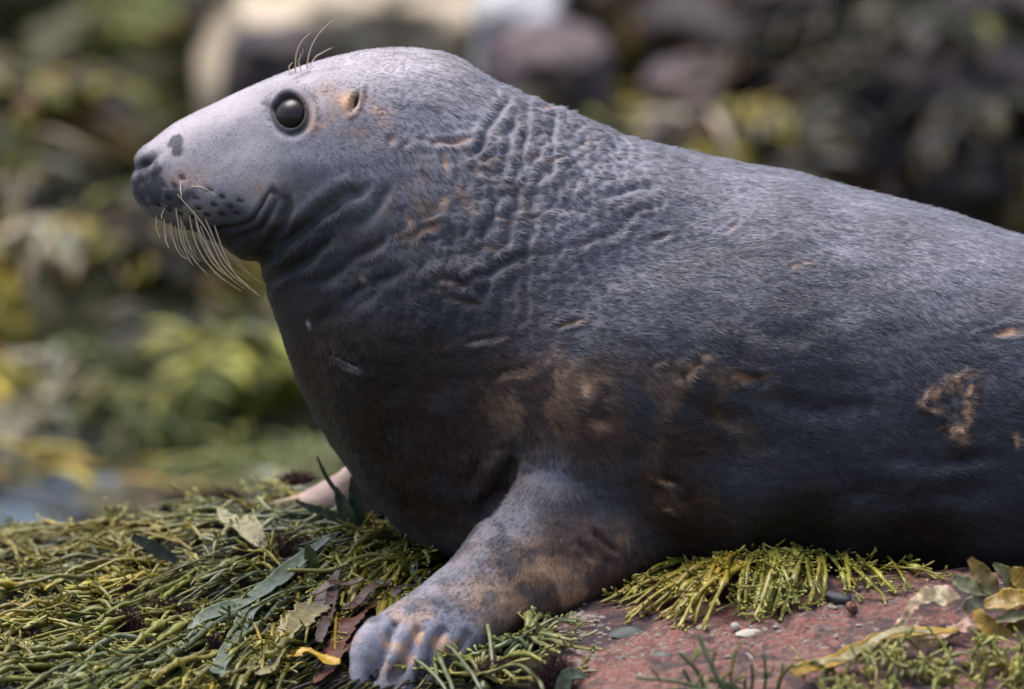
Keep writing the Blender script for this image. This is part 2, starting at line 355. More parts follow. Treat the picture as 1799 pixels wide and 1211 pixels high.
D = np.zeros(nv)
head = sstep(640, 480, X - .35 * (Yp - 250)) * (V[:, 1] < .2)
def bump(x, y, rx, ry, amt, ang=0):
    global D
    c, s = math.cos(R(ang)), math.sin(R(ang)); dx = X - x; dy = Yp - y; D += amt * np.exp(-((dx * c + dy * s) / rx) ** 2 - ((-dx * s + dy * c) / ry) ** 2)
bump(330, 345, 65, 38, .010, 8)            # whisker pad
bump(410, 250, 60, 40, -.005, -25)         # hollow of the cheek before the eye
bump(520, 160, 60, 18, .005, -20)          # brow
bump(560, 290, 80, 50, .006)               # cheek
bump(430, 440, 26, 14, .006, 15)           # chin
bump(700, 300, 60, 120, .004); bump(1060, 690, 150, 130, .016); bump(1290, 760, 120, 90, -.010); bump(880, 720, 70, 130, -.008)
bump(1430, 640, 140, 100, .008); bump(1650, 800, 140, 60, -.008, 10); bump(1180, 420, 130, 80, -.008, -35); bump(640, 640, 90, 160, .006)
# creases: polyline, half width px, depth m
CR = [([(474, 338), (462, 362), (445, 382), (415, 398), (378, 407), (335, 405), (292, 393), (262, 376)], 4.5, .009),
      ([(478, 330), (490, 348), (482, 372), (462, 396), (430, 412), (398, 420)], 6, .0045),
      ([(458, 462), (490, 430), (520, 405), (560, 375), (605, 345), (640, 335)], 13, .013),
      ([(466, 498), (505, 475), (548, 452), (585, 420)], 10, .007),
      ([(455, 445), (478, 420), (500, 395), (505, 365), (500, 335)], 9, .009),
      ([(560, 500), (625, 452), (690, 415)], 12, .0035), ([(620, 400), (660, 372), (690, 335)], 12, .003), ([(540, 575), (620, 535), (700, 480), (770, 455)], 14, .003),
      ([(890, 178), (872, 205), (852, 240), (832, 268)], 8, .008), ([(905, 192), (895, 240), (888, 300)], 8, .006), ([(925, 210), (920, 255), (915, 300)], 7, .0065),
      ([(972, 198), (969, 230), (974, 262)], 6, .006), ([(868, 150), (880, 170), (892, 176), (886, 188), (868, 190)], 6, .005),
      ([(868, 345), (866, 375), (855, 400), (845, 420)], 9, .005), ([(910, 330), (908, 372)], 9, .0055), ([(938, 335), (936, 360)], 9, .004), ([(895, 385), (888, 430)], 9, .004),
      ([(850, 470), (900, 455), (960, 445), (1020, 430), (1090, 400), (1130, 370)], 9, .0035), ([(800, 500), (860, 480), (915, 455)], 9, .005),
      ([(1060, 345), (1110, 335), (1160, 320)], 7, .003), ([(1100, 385), (1140, 360), (1170, 350)], 7, .003), ([(1140, 412), (1170, 405)], 6, .004),
      ([(760, 250), (790, 252), (812, 246)], 5, .003), ([(770, 480), (820, 500), (850, 512)], 7, .005), ([(775, 520), (835, 535)], 7, .005), ([(690, 480), (640, 500), (600, 530)], 9, .004),
      ([(820, 602), (855, 595), (885, 584)], 6, .004), ([(580, 620), (610, 632), (635, 646)], 5, .003), ([(980, 575), (1015, 562)], 6, .005),
      ([(1150, 830), (1175, 845), (1195, 850)], 8, .006), ([(1040, 935), (1065, 955), (1085, 975)], 7, .006), ([(1020, 950), (1045, 985)], 6, .004),
      ([(900, 800), (890, 830), (872, 870), (845, 905)], 15, .017), ([(835, 810), (832, 845)], 8, .004), ([(1210, 660), (1235, 640)], 8, .004), ([(1170, 640), (1190, 665), (1215, 665)], 9, .004),
      ([(1290, 660), (1340, 672), (1370, 660)], 9, .004), ([(1300, 560), (1360, 590), (1430, 600)], 18, .004), ([(1330, 700), (1420, 720), (1520, 715)], 20, .005), ([(1180, 690), (1240, 730), (1300, 745)], 20, .004),
      ([(1550, 800), (1640, 815), (1760, 800)], 14, .004), ([(1480, 870), (1600, 880), (1760, 860)], 18, .005), ([(700, 880), (760, 905), (820, 920)], 20, .003)]
wx = X + 7 * noise(V, 28, 31); wy = Yp + 7 * noise(V, 28, 32)
for poly, wd, dep in CR:
    d, t = seg_dist(wx, wy, poly); fade = sstep(0, .12, t) * sstep(1, .85, t) * .8 + .2
    fade = fade * (.55 + .6 * sstep(-.25, .3, noise(V, 22, 33 + wd))); wd = wd * .82; D += dep * fade * (-np.exp(-(d / wd) ** 2) + .26 * np.exp(-((d - 2.2 * wd) / (1.2 * wd)) ** 2))
# cobbled neck
Vs = np.stack([V[:, 0], np.abs(V[:, 1]), V[:, 2]], -1)
nk = np.exp(-((X - 960) / 170) ** 2 - ((Yp - 290) / 150) ** 2); nk = np.maximum(nk, .8 * np.exp(-((X - 860) / 190) ** 2 - ((Yp - 450) / 120) ** 2))
nk = np.maximum(nk, .9 * np.exp(-((X - 1010) / 80) ** 2 - ((Yp - 205) / 50) ** 2)) * sstep(820, 900, X + .9 * (Yp - 200) * 1.0)
st = np.stack([V[:, 0] * 1.0, np.abs(V[:, 1]), V[:, 2] * .55], -1)
D += nk * (.0075 * (np.abs(noise(st, 34, 11)) - .3) + .0042 * (np.abs(noise(st, 70, 12)) - .25) + .0022 * noise(V, 130, 13))
bd = sstep(560, 760, X + .4 * (Yp - 250))
D += bd * (.0045 * noise(Vs, 9, 21) + .0013 * noise(Vs * [.6, 1, 1.4], 26, 22) + .0005 * noise(Vs * [.5, 1, 1.5], 70, 23))
D += (1 - bd) * .0004 * noise(Vs, 60, 24)
D += np.exp(-((X - 880) / 80) ** 2 - ((Yp - 1090) / 60) ** 2) * .0012 * noise(V, 60, 25)
# tendons on the hand
hand = sstep(1040, 1120, Yp) * sstep(920, 860, X) * (V[:, 1] < -.3)
for a, b_ in [((690, 1100), (655, 1190)), ((735, 1105), (694, 1195)), ((778, 1110), (738, 1190)), ((822, 1115), (778, 1180))]:
    d, t = seg_dist(wx, wy, [a, b_]); D -= hand * .011 * np.exp(-(d / 7) ** 2)
# scars: x, y, half length, half width, angle, depth, tan strength
SC = [(622, 180, 13, 4.5, -70, .006, 0), (790, 247, 32, 7, -8, .003, .9), (783, 285, 16, 7, 70, .003, .8), (742, 245, 9, 6, 20, .002, .5), (765, 398, 12, 7, -30, .004, 1), (735, 405, 30, 5, -25, .003, .6),
      (715, 385, 14, 6, 70, .002, .6), (780, 350, 10, 8, 60, .002, .6), (640, 488, 8, 5, 40, .002, .5), (688, 243, 7, 6, 30, .002, .6), (712, 252, 7, 5, 50, .002, .5),
      (1000, 570, 19, 5, -15, .005, 1), (853, 595, 38, 4, -15, .003, .4), (608, 633, 28, 3, 28, .003, .1), (1028, 684, 20, 13, 60, .002, .9), (1052, 742, 18, 9, 20, .001, .55), (905, 655, 40, 9, -20, .001, .5),
      (1300, 665, 16, 7, 12, .003, .9), (1330, 664, 30, 4, -10, .003, .5), (1210, 655, 8, 18, 10, .003, .8), (1238, 628, 14, 7, -10, .002, .6), (1157, 634, 14, 5, -25, .002, .3), (1762, 584, 26, 7, -8, .003, .9),
      (1785, 772, 7, 14, 0, .003, .9), (1172, 848, 16, 5, 10, .003, .8), (1170, 898, 12, 5, 15, .002, .8), (1160, 405, 14, 5, -8, .003, .4), (1400, 468, 24, 4, -22, .001, .5), (1285, 395, 20, 4, -30, .001, .4),
      (945, 272, 10, 5, 10, .003, .6), (975, 280, 16, 4, -6, .003, .4), (870, 278, 16, 4, 15, .003, .5), (850, 281, 9, 6, 60, .002, .5), (935, 378, 14, 4, 5, .003, .5), (862, 432, 12, 5, 15, .002, .6), (1022, 428, 10, 4, 0, .002, .5),
      (1030, 250, 18, 4, -10, .002, .4), (960, 188, 18, 4, 8, .003, .7), (838, 302, 14, 5, 60, .002, .4), (790, 495, 26, 4, 8, .003, .4), (820, 530, 30, 4, 12, .003, .4), (780, 520, 12, 4, 30, .002, .4), (873, 380, 10, 5, 20, .002, .3)]
tan = np.zeros(nv)
for (x, y, a, b_, an, dp, ts) in SC:
    c, s = math.cos(R(an)), math.sin(R(an)); dx = wx - x; dy = wy - y; u = (dx * c + dy * s) / a; v = (-dx * s + dy * c) / b_
    r = np.sqrt(u * u + v * v); g = np.exp(-r ** 4); D -= dp * np.exp(-(u ** 2 + v ** 2)) ; D += dp * .4 * np.exp(-((r - 1.8) / .5) ** 2)
    tan = np.maximum(tan, ts * g)
# ring wound on the flank
r = np.hypot((X - 1672) / 36, (Yp - 712) / 44); an_ = np.arctan2(Yp - 712, X - 1672); r = r * (1 + .22 * np.sin(3 * an_ + 1) + .15 * noise(V, 60, 41))
D += .003 * np.exp(-((r - 1) / .3) ** 2) * (1 + .8 * noise(V, 90, 45)) - .004 * np.exp(-(r / .7) ** 2); ring = np.exp(-((r - .95) / .30) ** 2) * sstep(-.35, .05, noise(V, 110, 42)); ringc = np.exp(-(r / .6) ** 2)
# ear, nostril, whisker pits
def slit(x, y, a, b_, an, dp):
    c, s = math.cos(R(an)), math.sin(R(an)); dx = X - x; dy = Yp - y; u = (dx * c + dy * s) / a; v = (-dx * s + dy * c) / b_
    return np.exp(-(u * u + v * v))
nos = slit(252, 287, 25, 6.5, -32, 0); D -= .010 * nos
D += .003 * slit(250, 270, 22, 8, -32, 0) + .003 * slit(262, 303, 22, 8, -30, 0)
ear = slit(624, 176, 15, 5, -72, 0); D -= .006 * ear; D += .0025 * slit(610, 180, 16, 7, -72, 0)
PITS = [(310, 325), (322, 312), (348, 345), (370, 333), (378, 358), (352, 362), (325, 352), (300, 345), (392, 345), (405, 362), (340, 378), (365, 375), (390, 375), (300, 365), (318, 372), (280, 358), (422, 352), (415, 374)]
pit = np.zeros(nv)
for x, y in PITS:
    g = slit(x, y, 8, 4, 20, 0); pit = np.maximum(pit, g)
D -= .0022 * pit
# eye opening and lids
EX, EY = 510, 198
c, s = math.cos(R(-14)), math.sin(R(-14)); dx = X - EX; dy = Yp - EY; u = (dx * c + dy * s) / 24.; v = (-dx * s + dy * c) / 28.
er = np.sqrt(u * u + v * v); er = er * (1 - .18 * np.exp(-((dx + 26) / 12) ** 2 - ((dy + 6) / 10) ** 2))
D += -.016 * sstep(1.0, .78, er) + .0036 * np.exp(-((er - 1.14) / .13) ** 2) - .0018 * np.exp(-((er - 1.48) / .16) ** 2) + .001 * np.exp(-((er - 1.9) / .3) ** 2)
lid = sstep(1.62, 1.25, er); canth = np.exp(-seg_dist(X, Yp, [(484, 196), (472, 186), (463, 183)])[0] ** 2 / 16)
D -= .002 * canth
V0 = V.copy(); N0 = Nn
fade = sstep(2150, 1900, X)[:]; V = V + Nn * (D * (0.3 + .7 * fade))[:, None]
for it in range(2): V += .35 * (nbr_mean(V) - V)
Nn = normals(V)

# ------------------------------------------------------------------ coat colour, plus top light and throat and belly shade painted in
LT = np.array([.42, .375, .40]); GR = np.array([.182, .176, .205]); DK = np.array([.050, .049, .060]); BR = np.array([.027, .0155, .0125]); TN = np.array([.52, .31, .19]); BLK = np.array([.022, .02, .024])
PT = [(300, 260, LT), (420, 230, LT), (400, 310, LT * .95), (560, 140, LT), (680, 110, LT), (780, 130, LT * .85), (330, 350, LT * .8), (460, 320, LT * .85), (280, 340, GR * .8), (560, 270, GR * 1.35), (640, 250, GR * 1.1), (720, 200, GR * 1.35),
      (640, 320, GR * .7), (540, 350, GR * .7), (580, 420, DK * .75), (480, 470, DK * .5), (420, 440, DK * .7), (520, 440, DK * .55), (540, 500, DK * .6), (820, 200, GR * 1.15), (820, 330, GR * .75), (720, 420, GR * .62), (950, 240, GR * 1.0), (950, 380, GR * .9), (1080, 300, GR * 1.1), (1100, 430, GR * .85),  # throat entries darkened to paint in the shadow of the folds
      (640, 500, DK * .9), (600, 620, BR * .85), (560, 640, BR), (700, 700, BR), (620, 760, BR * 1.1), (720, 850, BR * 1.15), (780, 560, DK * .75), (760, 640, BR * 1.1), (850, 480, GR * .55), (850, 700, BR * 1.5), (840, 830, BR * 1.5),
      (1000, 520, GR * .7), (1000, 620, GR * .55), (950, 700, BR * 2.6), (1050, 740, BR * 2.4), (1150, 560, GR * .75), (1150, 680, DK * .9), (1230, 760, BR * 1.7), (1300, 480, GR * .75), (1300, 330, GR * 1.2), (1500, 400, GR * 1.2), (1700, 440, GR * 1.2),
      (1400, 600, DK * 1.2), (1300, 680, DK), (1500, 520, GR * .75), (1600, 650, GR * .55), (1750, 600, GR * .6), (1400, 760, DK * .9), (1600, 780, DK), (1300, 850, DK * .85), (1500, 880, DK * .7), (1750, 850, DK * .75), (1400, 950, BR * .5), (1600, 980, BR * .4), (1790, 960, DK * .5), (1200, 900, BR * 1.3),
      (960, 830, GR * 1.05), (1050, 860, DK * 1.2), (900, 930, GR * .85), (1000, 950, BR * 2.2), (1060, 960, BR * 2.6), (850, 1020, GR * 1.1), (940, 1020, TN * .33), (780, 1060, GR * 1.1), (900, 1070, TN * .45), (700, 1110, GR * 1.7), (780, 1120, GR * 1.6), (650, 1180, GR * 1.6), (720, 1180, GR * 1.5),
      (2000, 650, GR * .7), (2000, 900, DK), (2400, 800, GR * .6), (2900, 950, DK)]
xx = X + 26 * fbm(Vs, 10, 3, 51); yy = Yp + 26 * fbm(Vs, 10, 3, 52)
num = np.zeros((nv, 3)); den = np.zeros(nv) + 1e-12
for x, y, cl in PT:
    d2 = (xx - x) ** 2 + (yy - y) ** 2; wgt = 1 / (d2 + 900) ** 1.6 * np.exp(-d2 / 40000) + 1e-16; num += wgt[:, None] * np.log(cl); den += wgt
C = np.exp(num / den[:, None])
streak = noise(Vs * [.45, 1, 1.0], 30, 61) * .5 + noise(Vs * [.4, .8, 1.0], 75, 62) * .5
C = C * (1 + (.34 * streak * sstep(300, 650, X) + .18 * fbm(Vs, 14, 3, 63)))[:, None].clip(.35, 2)
# dark mottling of the shoulder, chest and flipper; tan blotches
mot = sstep(.10, .28, fbm(Vs, 22, 4, 71))
def zone(x, y, rx, ry): return np.exp(-((X - x) / rx) ** 2 - ((Yp - y) / ry) ** 2)
def mixc(C, m, c): m = np.clip(m, 0, 1)[:, None]; return C * (1 - m) + m * np.asarray(c)
flz = np.maximum.reduce([zone(900, 980, 190, 130), zone(1120, 720, 190, 110), zone(760, 1100, 130, 70), zone(760, 780, 160, 160)])
C = mixc(C, .80 * mot * flz, DK * .8)
bl = sstep(.05, .45, fbm(Vs, 17, 4, 72)); bl2 = sstep(.0, .35, fbm(Vs, 36, 3, 73))
C = mixc(C, .75 * bl2 * zone(640, 192, 42, 30), TN * .95); C = mixc(C, .7 * bl2 * zone(600, 215, 60, 28), TN * .7); C = mixc(C, .85 * zone(612, 180, 22, 18), TN * 1.25); C = mixc(C, .7 * sstep(-.1, .3, fbm(Vs, 42, 3, 74)) * zone(645, 205, 40, 26), TN * 1.15); C = mixc(C, .45 * bl2 * zone(560, 165, 26, 26), TN * .9)
C = mixc(C, .85 * bl * zone(950, 690, 100, 70), TN * .62); C = mixc(C, .9 * bl2 * zone(1030, 688, 36, 28), TN * 1.1); C = mixc(C, .5 * bl2 * zone(1050, 742, 34, 18), TN * .6)
C = mixc(C, .75 * bl * zone(1230, 700, 120, 90), TN * .36); C = mixc(C, .5 * bl * zone(1190, 850, 60, 50), TN * .4); C = mixc(C, .55 * bl * zone(1060, 960, 90, 40), TN * .42)
C = mixc(C, .95 * bl * zone(930, 1050, 120, 42), TN * 1.0); C = mixc(C, .85 * bl2 * zone(740, 1130, 120, 60), TN * 1.15); C = mixc(C, .6 * bl2 * zone(960, 990, 120, 40), TN * .5); C = mixc(C, .45 * bl2 * zone(780, 360, 70, 60), TN * .5); C = mixc(C, .5 * bl2 * zone(700, 400, 40, 30), TN * .5)
C = mixc(C, .5 * zone(462, 328, 34, 20) * (.4 + bl2), TN * .8); C = mixc(C, .4 * zone(330, 315, 40, 20), TN * .75); C = mixc(C, .35 * zone(545, 200, 20, 30), TN)
C = mixc(C, .12 * bl2 * zone(850, 350, 200, 170), TN * .7)
# nose leather and dark marks of the muzzle
nl = sstep(.42, .62, zone(245, 310, 40, 55) * (1 + .7 * fbm(Vs, 45, 3, 81))); nl2 = sstep(-.25, .15, noise(Vs, 95, 84)); C = mixc(C, nl * (.35 + .5 * nl2), DK * .8)
z1 = zone(285, 335, 55, 34); z2 = zone(308, 255, 15, 22); C = mixc(C, .85 * sstep(.45, .65, z1 * (1 + .9 * fbm(Vs, 50, 3, 82))), DK); C = mixc(C, .85 * sstep(.45, .6, z2 * (1 + .9 * fbm(Vs, 55, 3, 83))), DK)
C = mixc(C, .75 * zone(330, 396, 75, 12), DK * .7); C = mixc(C, .8 * zone(440, 420, 45, 26), DK * .6)
C = mixc(C, .95 * sstep(.2, .7, pit), BLK); C = mixc(C, .95 * nos, BLK * .6); C = mixc(C, .95 * sstep(.25, .7, ear), BLK * .5)
for x, y in ((520, 140), (532, 134), (541, 128), (512, 130)): C = mixc(C, .6 * slit(x, y, 6, 3, -25, 0), DK)
C = mixc(C, .92 * lid, BLK * .8); C = mixc(C, .9 * np.exp(-(seg_dist(wx, wy, CR[0][0])[0] / 5) ** 2) + .6 * np.exp(-(seg_dist(wx, wy, CR[1][0])[0] / 7) ** 2), BLK); C = mixc(C, .7 * canth, BLK); C = mixc(C, .3 * zone(485, 195, 26, 40), GR * .8)
C = mixc(C, tan, TN * .9); C = mixc(C, .85 * slit(1300, 665, 13, 5, 12, 0), (.34, .10, .07)); C = mixc(C, .7 * slit(765, 398, 6, 4, -30, 0), (.4, .16, .14))
C = mixc(C, .75 * np.exp(-(r / 1.7) ** 4), BLK * 1.2); C = mixc(C, .9 * ring, TN * (.45 + .5 * sstep(-.3, .3, noise(V, 160, 44)))[:, None]); C = mixc(C, .25 * ringc * sstep(0, .3, noise(V, 120, 43)), (.3, .28, .27))
wh = np.maximum.reduce([slit(612, 634, 26, 2.2, 28, 0), slit(541, 569, 4, 5, 0, 0), slit(842, 599, 24, 2.6, -14, 0)]) * (V[:, 1] < 0); C = mixc(C, .8 * wh, (.5, .5, .55))
ff = sstep(.19, .24, V[:, 1]) * sstep(760, 700, proj(V)[0]); C = mixc(C, ff, (.42, .30, .26))
C = np.clip(C, .008, .8)

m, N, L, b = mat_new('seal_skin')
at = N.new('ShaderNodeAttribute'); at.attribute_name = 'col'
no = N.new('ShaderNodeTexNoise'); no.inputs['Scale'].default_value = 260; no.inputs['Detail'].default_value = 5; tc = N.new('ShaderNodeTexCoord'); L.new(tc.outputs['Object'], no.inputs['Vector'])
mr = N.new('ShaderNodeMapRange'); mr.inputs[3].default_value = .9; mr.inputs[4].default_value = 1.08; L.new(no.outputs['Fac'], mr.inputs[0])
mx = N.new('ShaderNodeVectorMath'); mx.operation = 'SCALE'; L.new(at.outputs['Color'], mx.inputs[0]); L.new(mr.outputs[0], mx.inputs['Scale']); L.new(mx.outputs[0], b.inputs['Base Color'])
b.inputs['Roughness'].default_value = .65; b.inputs['Specular IOR Level'].default_value = .2
bp = N.new('ShaderNodeBump'); bp.inputs['Strength'].default_value = .4; bp.inputs['Distance'].default_value = .0015; L.new(no.outputs['Fac'], bp.inputs['Height']); L.new(bp.outputs[0], b.inputs['Normal'])
M_SKIN = m
root_loc = np.array([0.2, 0.0, float(ground(np.array([.2]), np.array([0.]))[0])])
seal = bpy.data.objects.new('grey_seal', None); COL.objects.link(seal); seal.location = root_loc; seal.empty_display_size = .1
tag(seal, 'large scarred grey seal propped on its front flippers on the weedy pink rock', 'seal')
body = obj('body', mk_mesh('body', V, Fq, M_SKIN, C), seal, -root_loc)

# ------------------------------------------------------------------ eyes
def eye_mat():
    m, N, L, b = mat_new('seal_eye'); b.inputs['Base Color'].default_value = (.022, .013, .015, 1); b.inputs['Roughness'].default_value = .3; b.inputs['Specular IOR Level'].default_value = .4
    return m
M_EYE = eye_mat()
k = np.argmin(er + (V[:, 1] > 0) * 9 + (np.abs(er) > 3) * 9)
ring_pts = V0[(np.abs(er - 1.0) < .25) & (V[:, 1] < 0) & (X < 560)]; ring_n = N0[(np.abs(er - 1.0) < .25) & (V[:, 1] < 0) & (X < 560)]
ec = ring_pts.mean(0); en = ring_n.mean(0); en /= np.linalg.norm(en); er_ = .0245
print('eye', ec, en)
def uvsphere(r, nu=32, nvv=20):
    t = np.linspace(0.001, np.pi - .001, nvv); a = np.linspace(0, 2 * np.pi, nu, endpoint=False)
    return np.stack([np.sin(t)[:, None] * np.cos(a), np.sin(t)[:, None] * np.sin(a), np.cos(t)[:, None] + 0 * a], -1).reshape(-1, 3) * r, grid_faces(nvv, nu)
ev, ef = uvsphere(er_)
eye_me = mk_mesh('eye', ev, ef, M_EYE)
for s in (1, -1):
    c_ = ec - en * (er_ * .60); c_ = c_ * [1, s, 1]
    obj('eye', eye_me, seal, c_ - root_loc)

# ------------------------------------------------------------------ whiskers and claws
m, N, L, b = mat_new('whisker'); b.inputs['Base Color'].default_value = (.62, .50, .33, 1); b.inputs['Roughness'].default_value = .4; b.inputs['Subsurface Weight'].default_value = .2; b.inputs['Subsurface Radius'].default_value = (.002, .002, .001); M_WH = m
rs = np.random.RandomState(3)
tree_side = (V[:, 1] < .02) & (X < 700)
Vh = V[tree_side]; Xh, Yh = proj(Vh)
def on_head(x, y):
    """nearest visible skin point under a photograph pixel"""
    d = (Xh - x) ** 2 + (Yh - y) ** 2; c_ = np.where(d < d.min() + 12)[0]; return Vh[c_[np.argmin(Vh[c_, 1])]].copy()
WH = [((310, 345), (360, 400), (395, 470), (457, 521), 1.0), ((360, 388), (385, 440), (410, 478), (452, 516), 1.0), ((378, 398), (392, 440), (412, 480), (438, 505), 1.0), ((330, 380), (345, 430), (370, 470), (395, 494), 1.0),
      ((308, 365), (318, 420), (330, 450), (338, 466), .9), ((315, 385), (325, 430), (345, 462), (362, 478), .9), ((344, 395), (360, 440), (380, 470), (408, 490), .9), ((300, 392), (305, 420), (315, 445), (328, 455), .8),
      ((288, 386), (290, 410), (292, 425), (297, 436), .7), ((275, 382), (274, 395), (276, 405), (281, 418), .6), ((334, 398), (350, 440), (380, 480), (424, 512), 1.0), ((350, 400), (372, 445), (395, 480), (430, 508), .9), ((335, 328), (350, 328), (365, 334), (380, 344), .7),
      ((316, 318), (317, 330), (318, 340), (319, 348), .5), ((288, 368), (285, 375), (284, 380), (284, 385), .5), ((320, 392), (330, 425), (342, 448), (352, 460), .7), ((368, 402), (380, 430), (390, 450), (402, 468), .7),
      ((296, 394), (300, 412), (306, 428), (311, 440), .6), ((340, 372), (352, 410), (376, 455), (400, 486), .8), ((325, 400), (334, 440), (352, 470), (366, 484), .7), ((306, 398), (312, 425), (322, 446), (334, 460), .6)]
BRW = [((508, 128), (508, 118), (511, 113), (514, 110), .8), ((519, 124), (520, 100), (528, 76), (545, 58), 1.0), ((526, 122), (526, 112), (527, 102), (528, 92), .7), ((538, 117), (545, 88), (560, 60), (584, 36), .9), ((543, 114), (555, 100), (568, 92), (583, 84), .9), ((527, 121), (523, 108), (530, 98), (533, 85), .5)]
for grp, n_ in ((WH, 0), (BRW, 1)):
    for a, b1, c1, d1, rad in grp:
        w0 = on_head(*a); yo = rs.uniform(-.03, -.005) if not n_ else rs.uniform(-.012, .012)
        pts = [w0] + [P(px, py, w0[1] + yo * f) for (px, py), f in ((b1, .4), (c1, .75), (d1, 1))]
        path = cubic(None, np.array(pts), np.linspace(0, 3, 24)); mb = MB()
        path[0] -= N0[k] * 0 ; mb.tube(path - path[0], .00105 * rad * np.linspace(1, .35, 24), 5, 1, (1, 1, 1)); obj('whisker', mb.mesh('whisker', M_WH), seal, path[0] - root_loc)
for grp in (WH[:12:1],):                                        # the far side of the muzzle
    for a, b1, c1, d1, rad in grp:
        w0 = on_head(*a) * [1, -1, 1]; yo = rs.uniform(.01, .04); pts = [w0] + [P(px + rs.uniform(-8, 8), py, 0) * [1, 0, 1] + [0, w0[1] + yo * f, 0] for (px, py), f in ((b1, .4), (c1, .75), (d1, 1))]
        path = cubic(None, np.array(pts), np.linspace(0, 3, 24)); mb = MB(); mb.tube(path - path[0], .0008 * rad * np.linspace(1, .35, 24), 5, 1, (1, 1, 1)); obj('whisker', mb.mesh('whisker', M_WH), seal, path[0] - root_loc)
m, N, L, b = mat_new('claw'); b.inputs['Base Color'].default_value = (.05, .045, .045, 1); b.inputs['Roughness'].default_value = .35; M_CL = m
for (p, d, r) in tips + ftips:
    tt = np.linspace(0, 1, 12)[:, None]; path = p - d * .006 + d * .034 * tt + np.array([0, 0, -.012]) * tt ** 2 + np.array([0, 0, .004]) * (1 - tt)
    path[:, 2] = np.maximum(path[:, 2], ground(path[:, 0], path[:, 1]) + .001)
    mb = MB(); mb.tube(path - path[0], r * .5 * np.linspace(1, .12, 12), 8, .8, (1, 1, 1)); obj('claw', mb.mesh('claw', M_CL), seal, path[0] - root_loc)

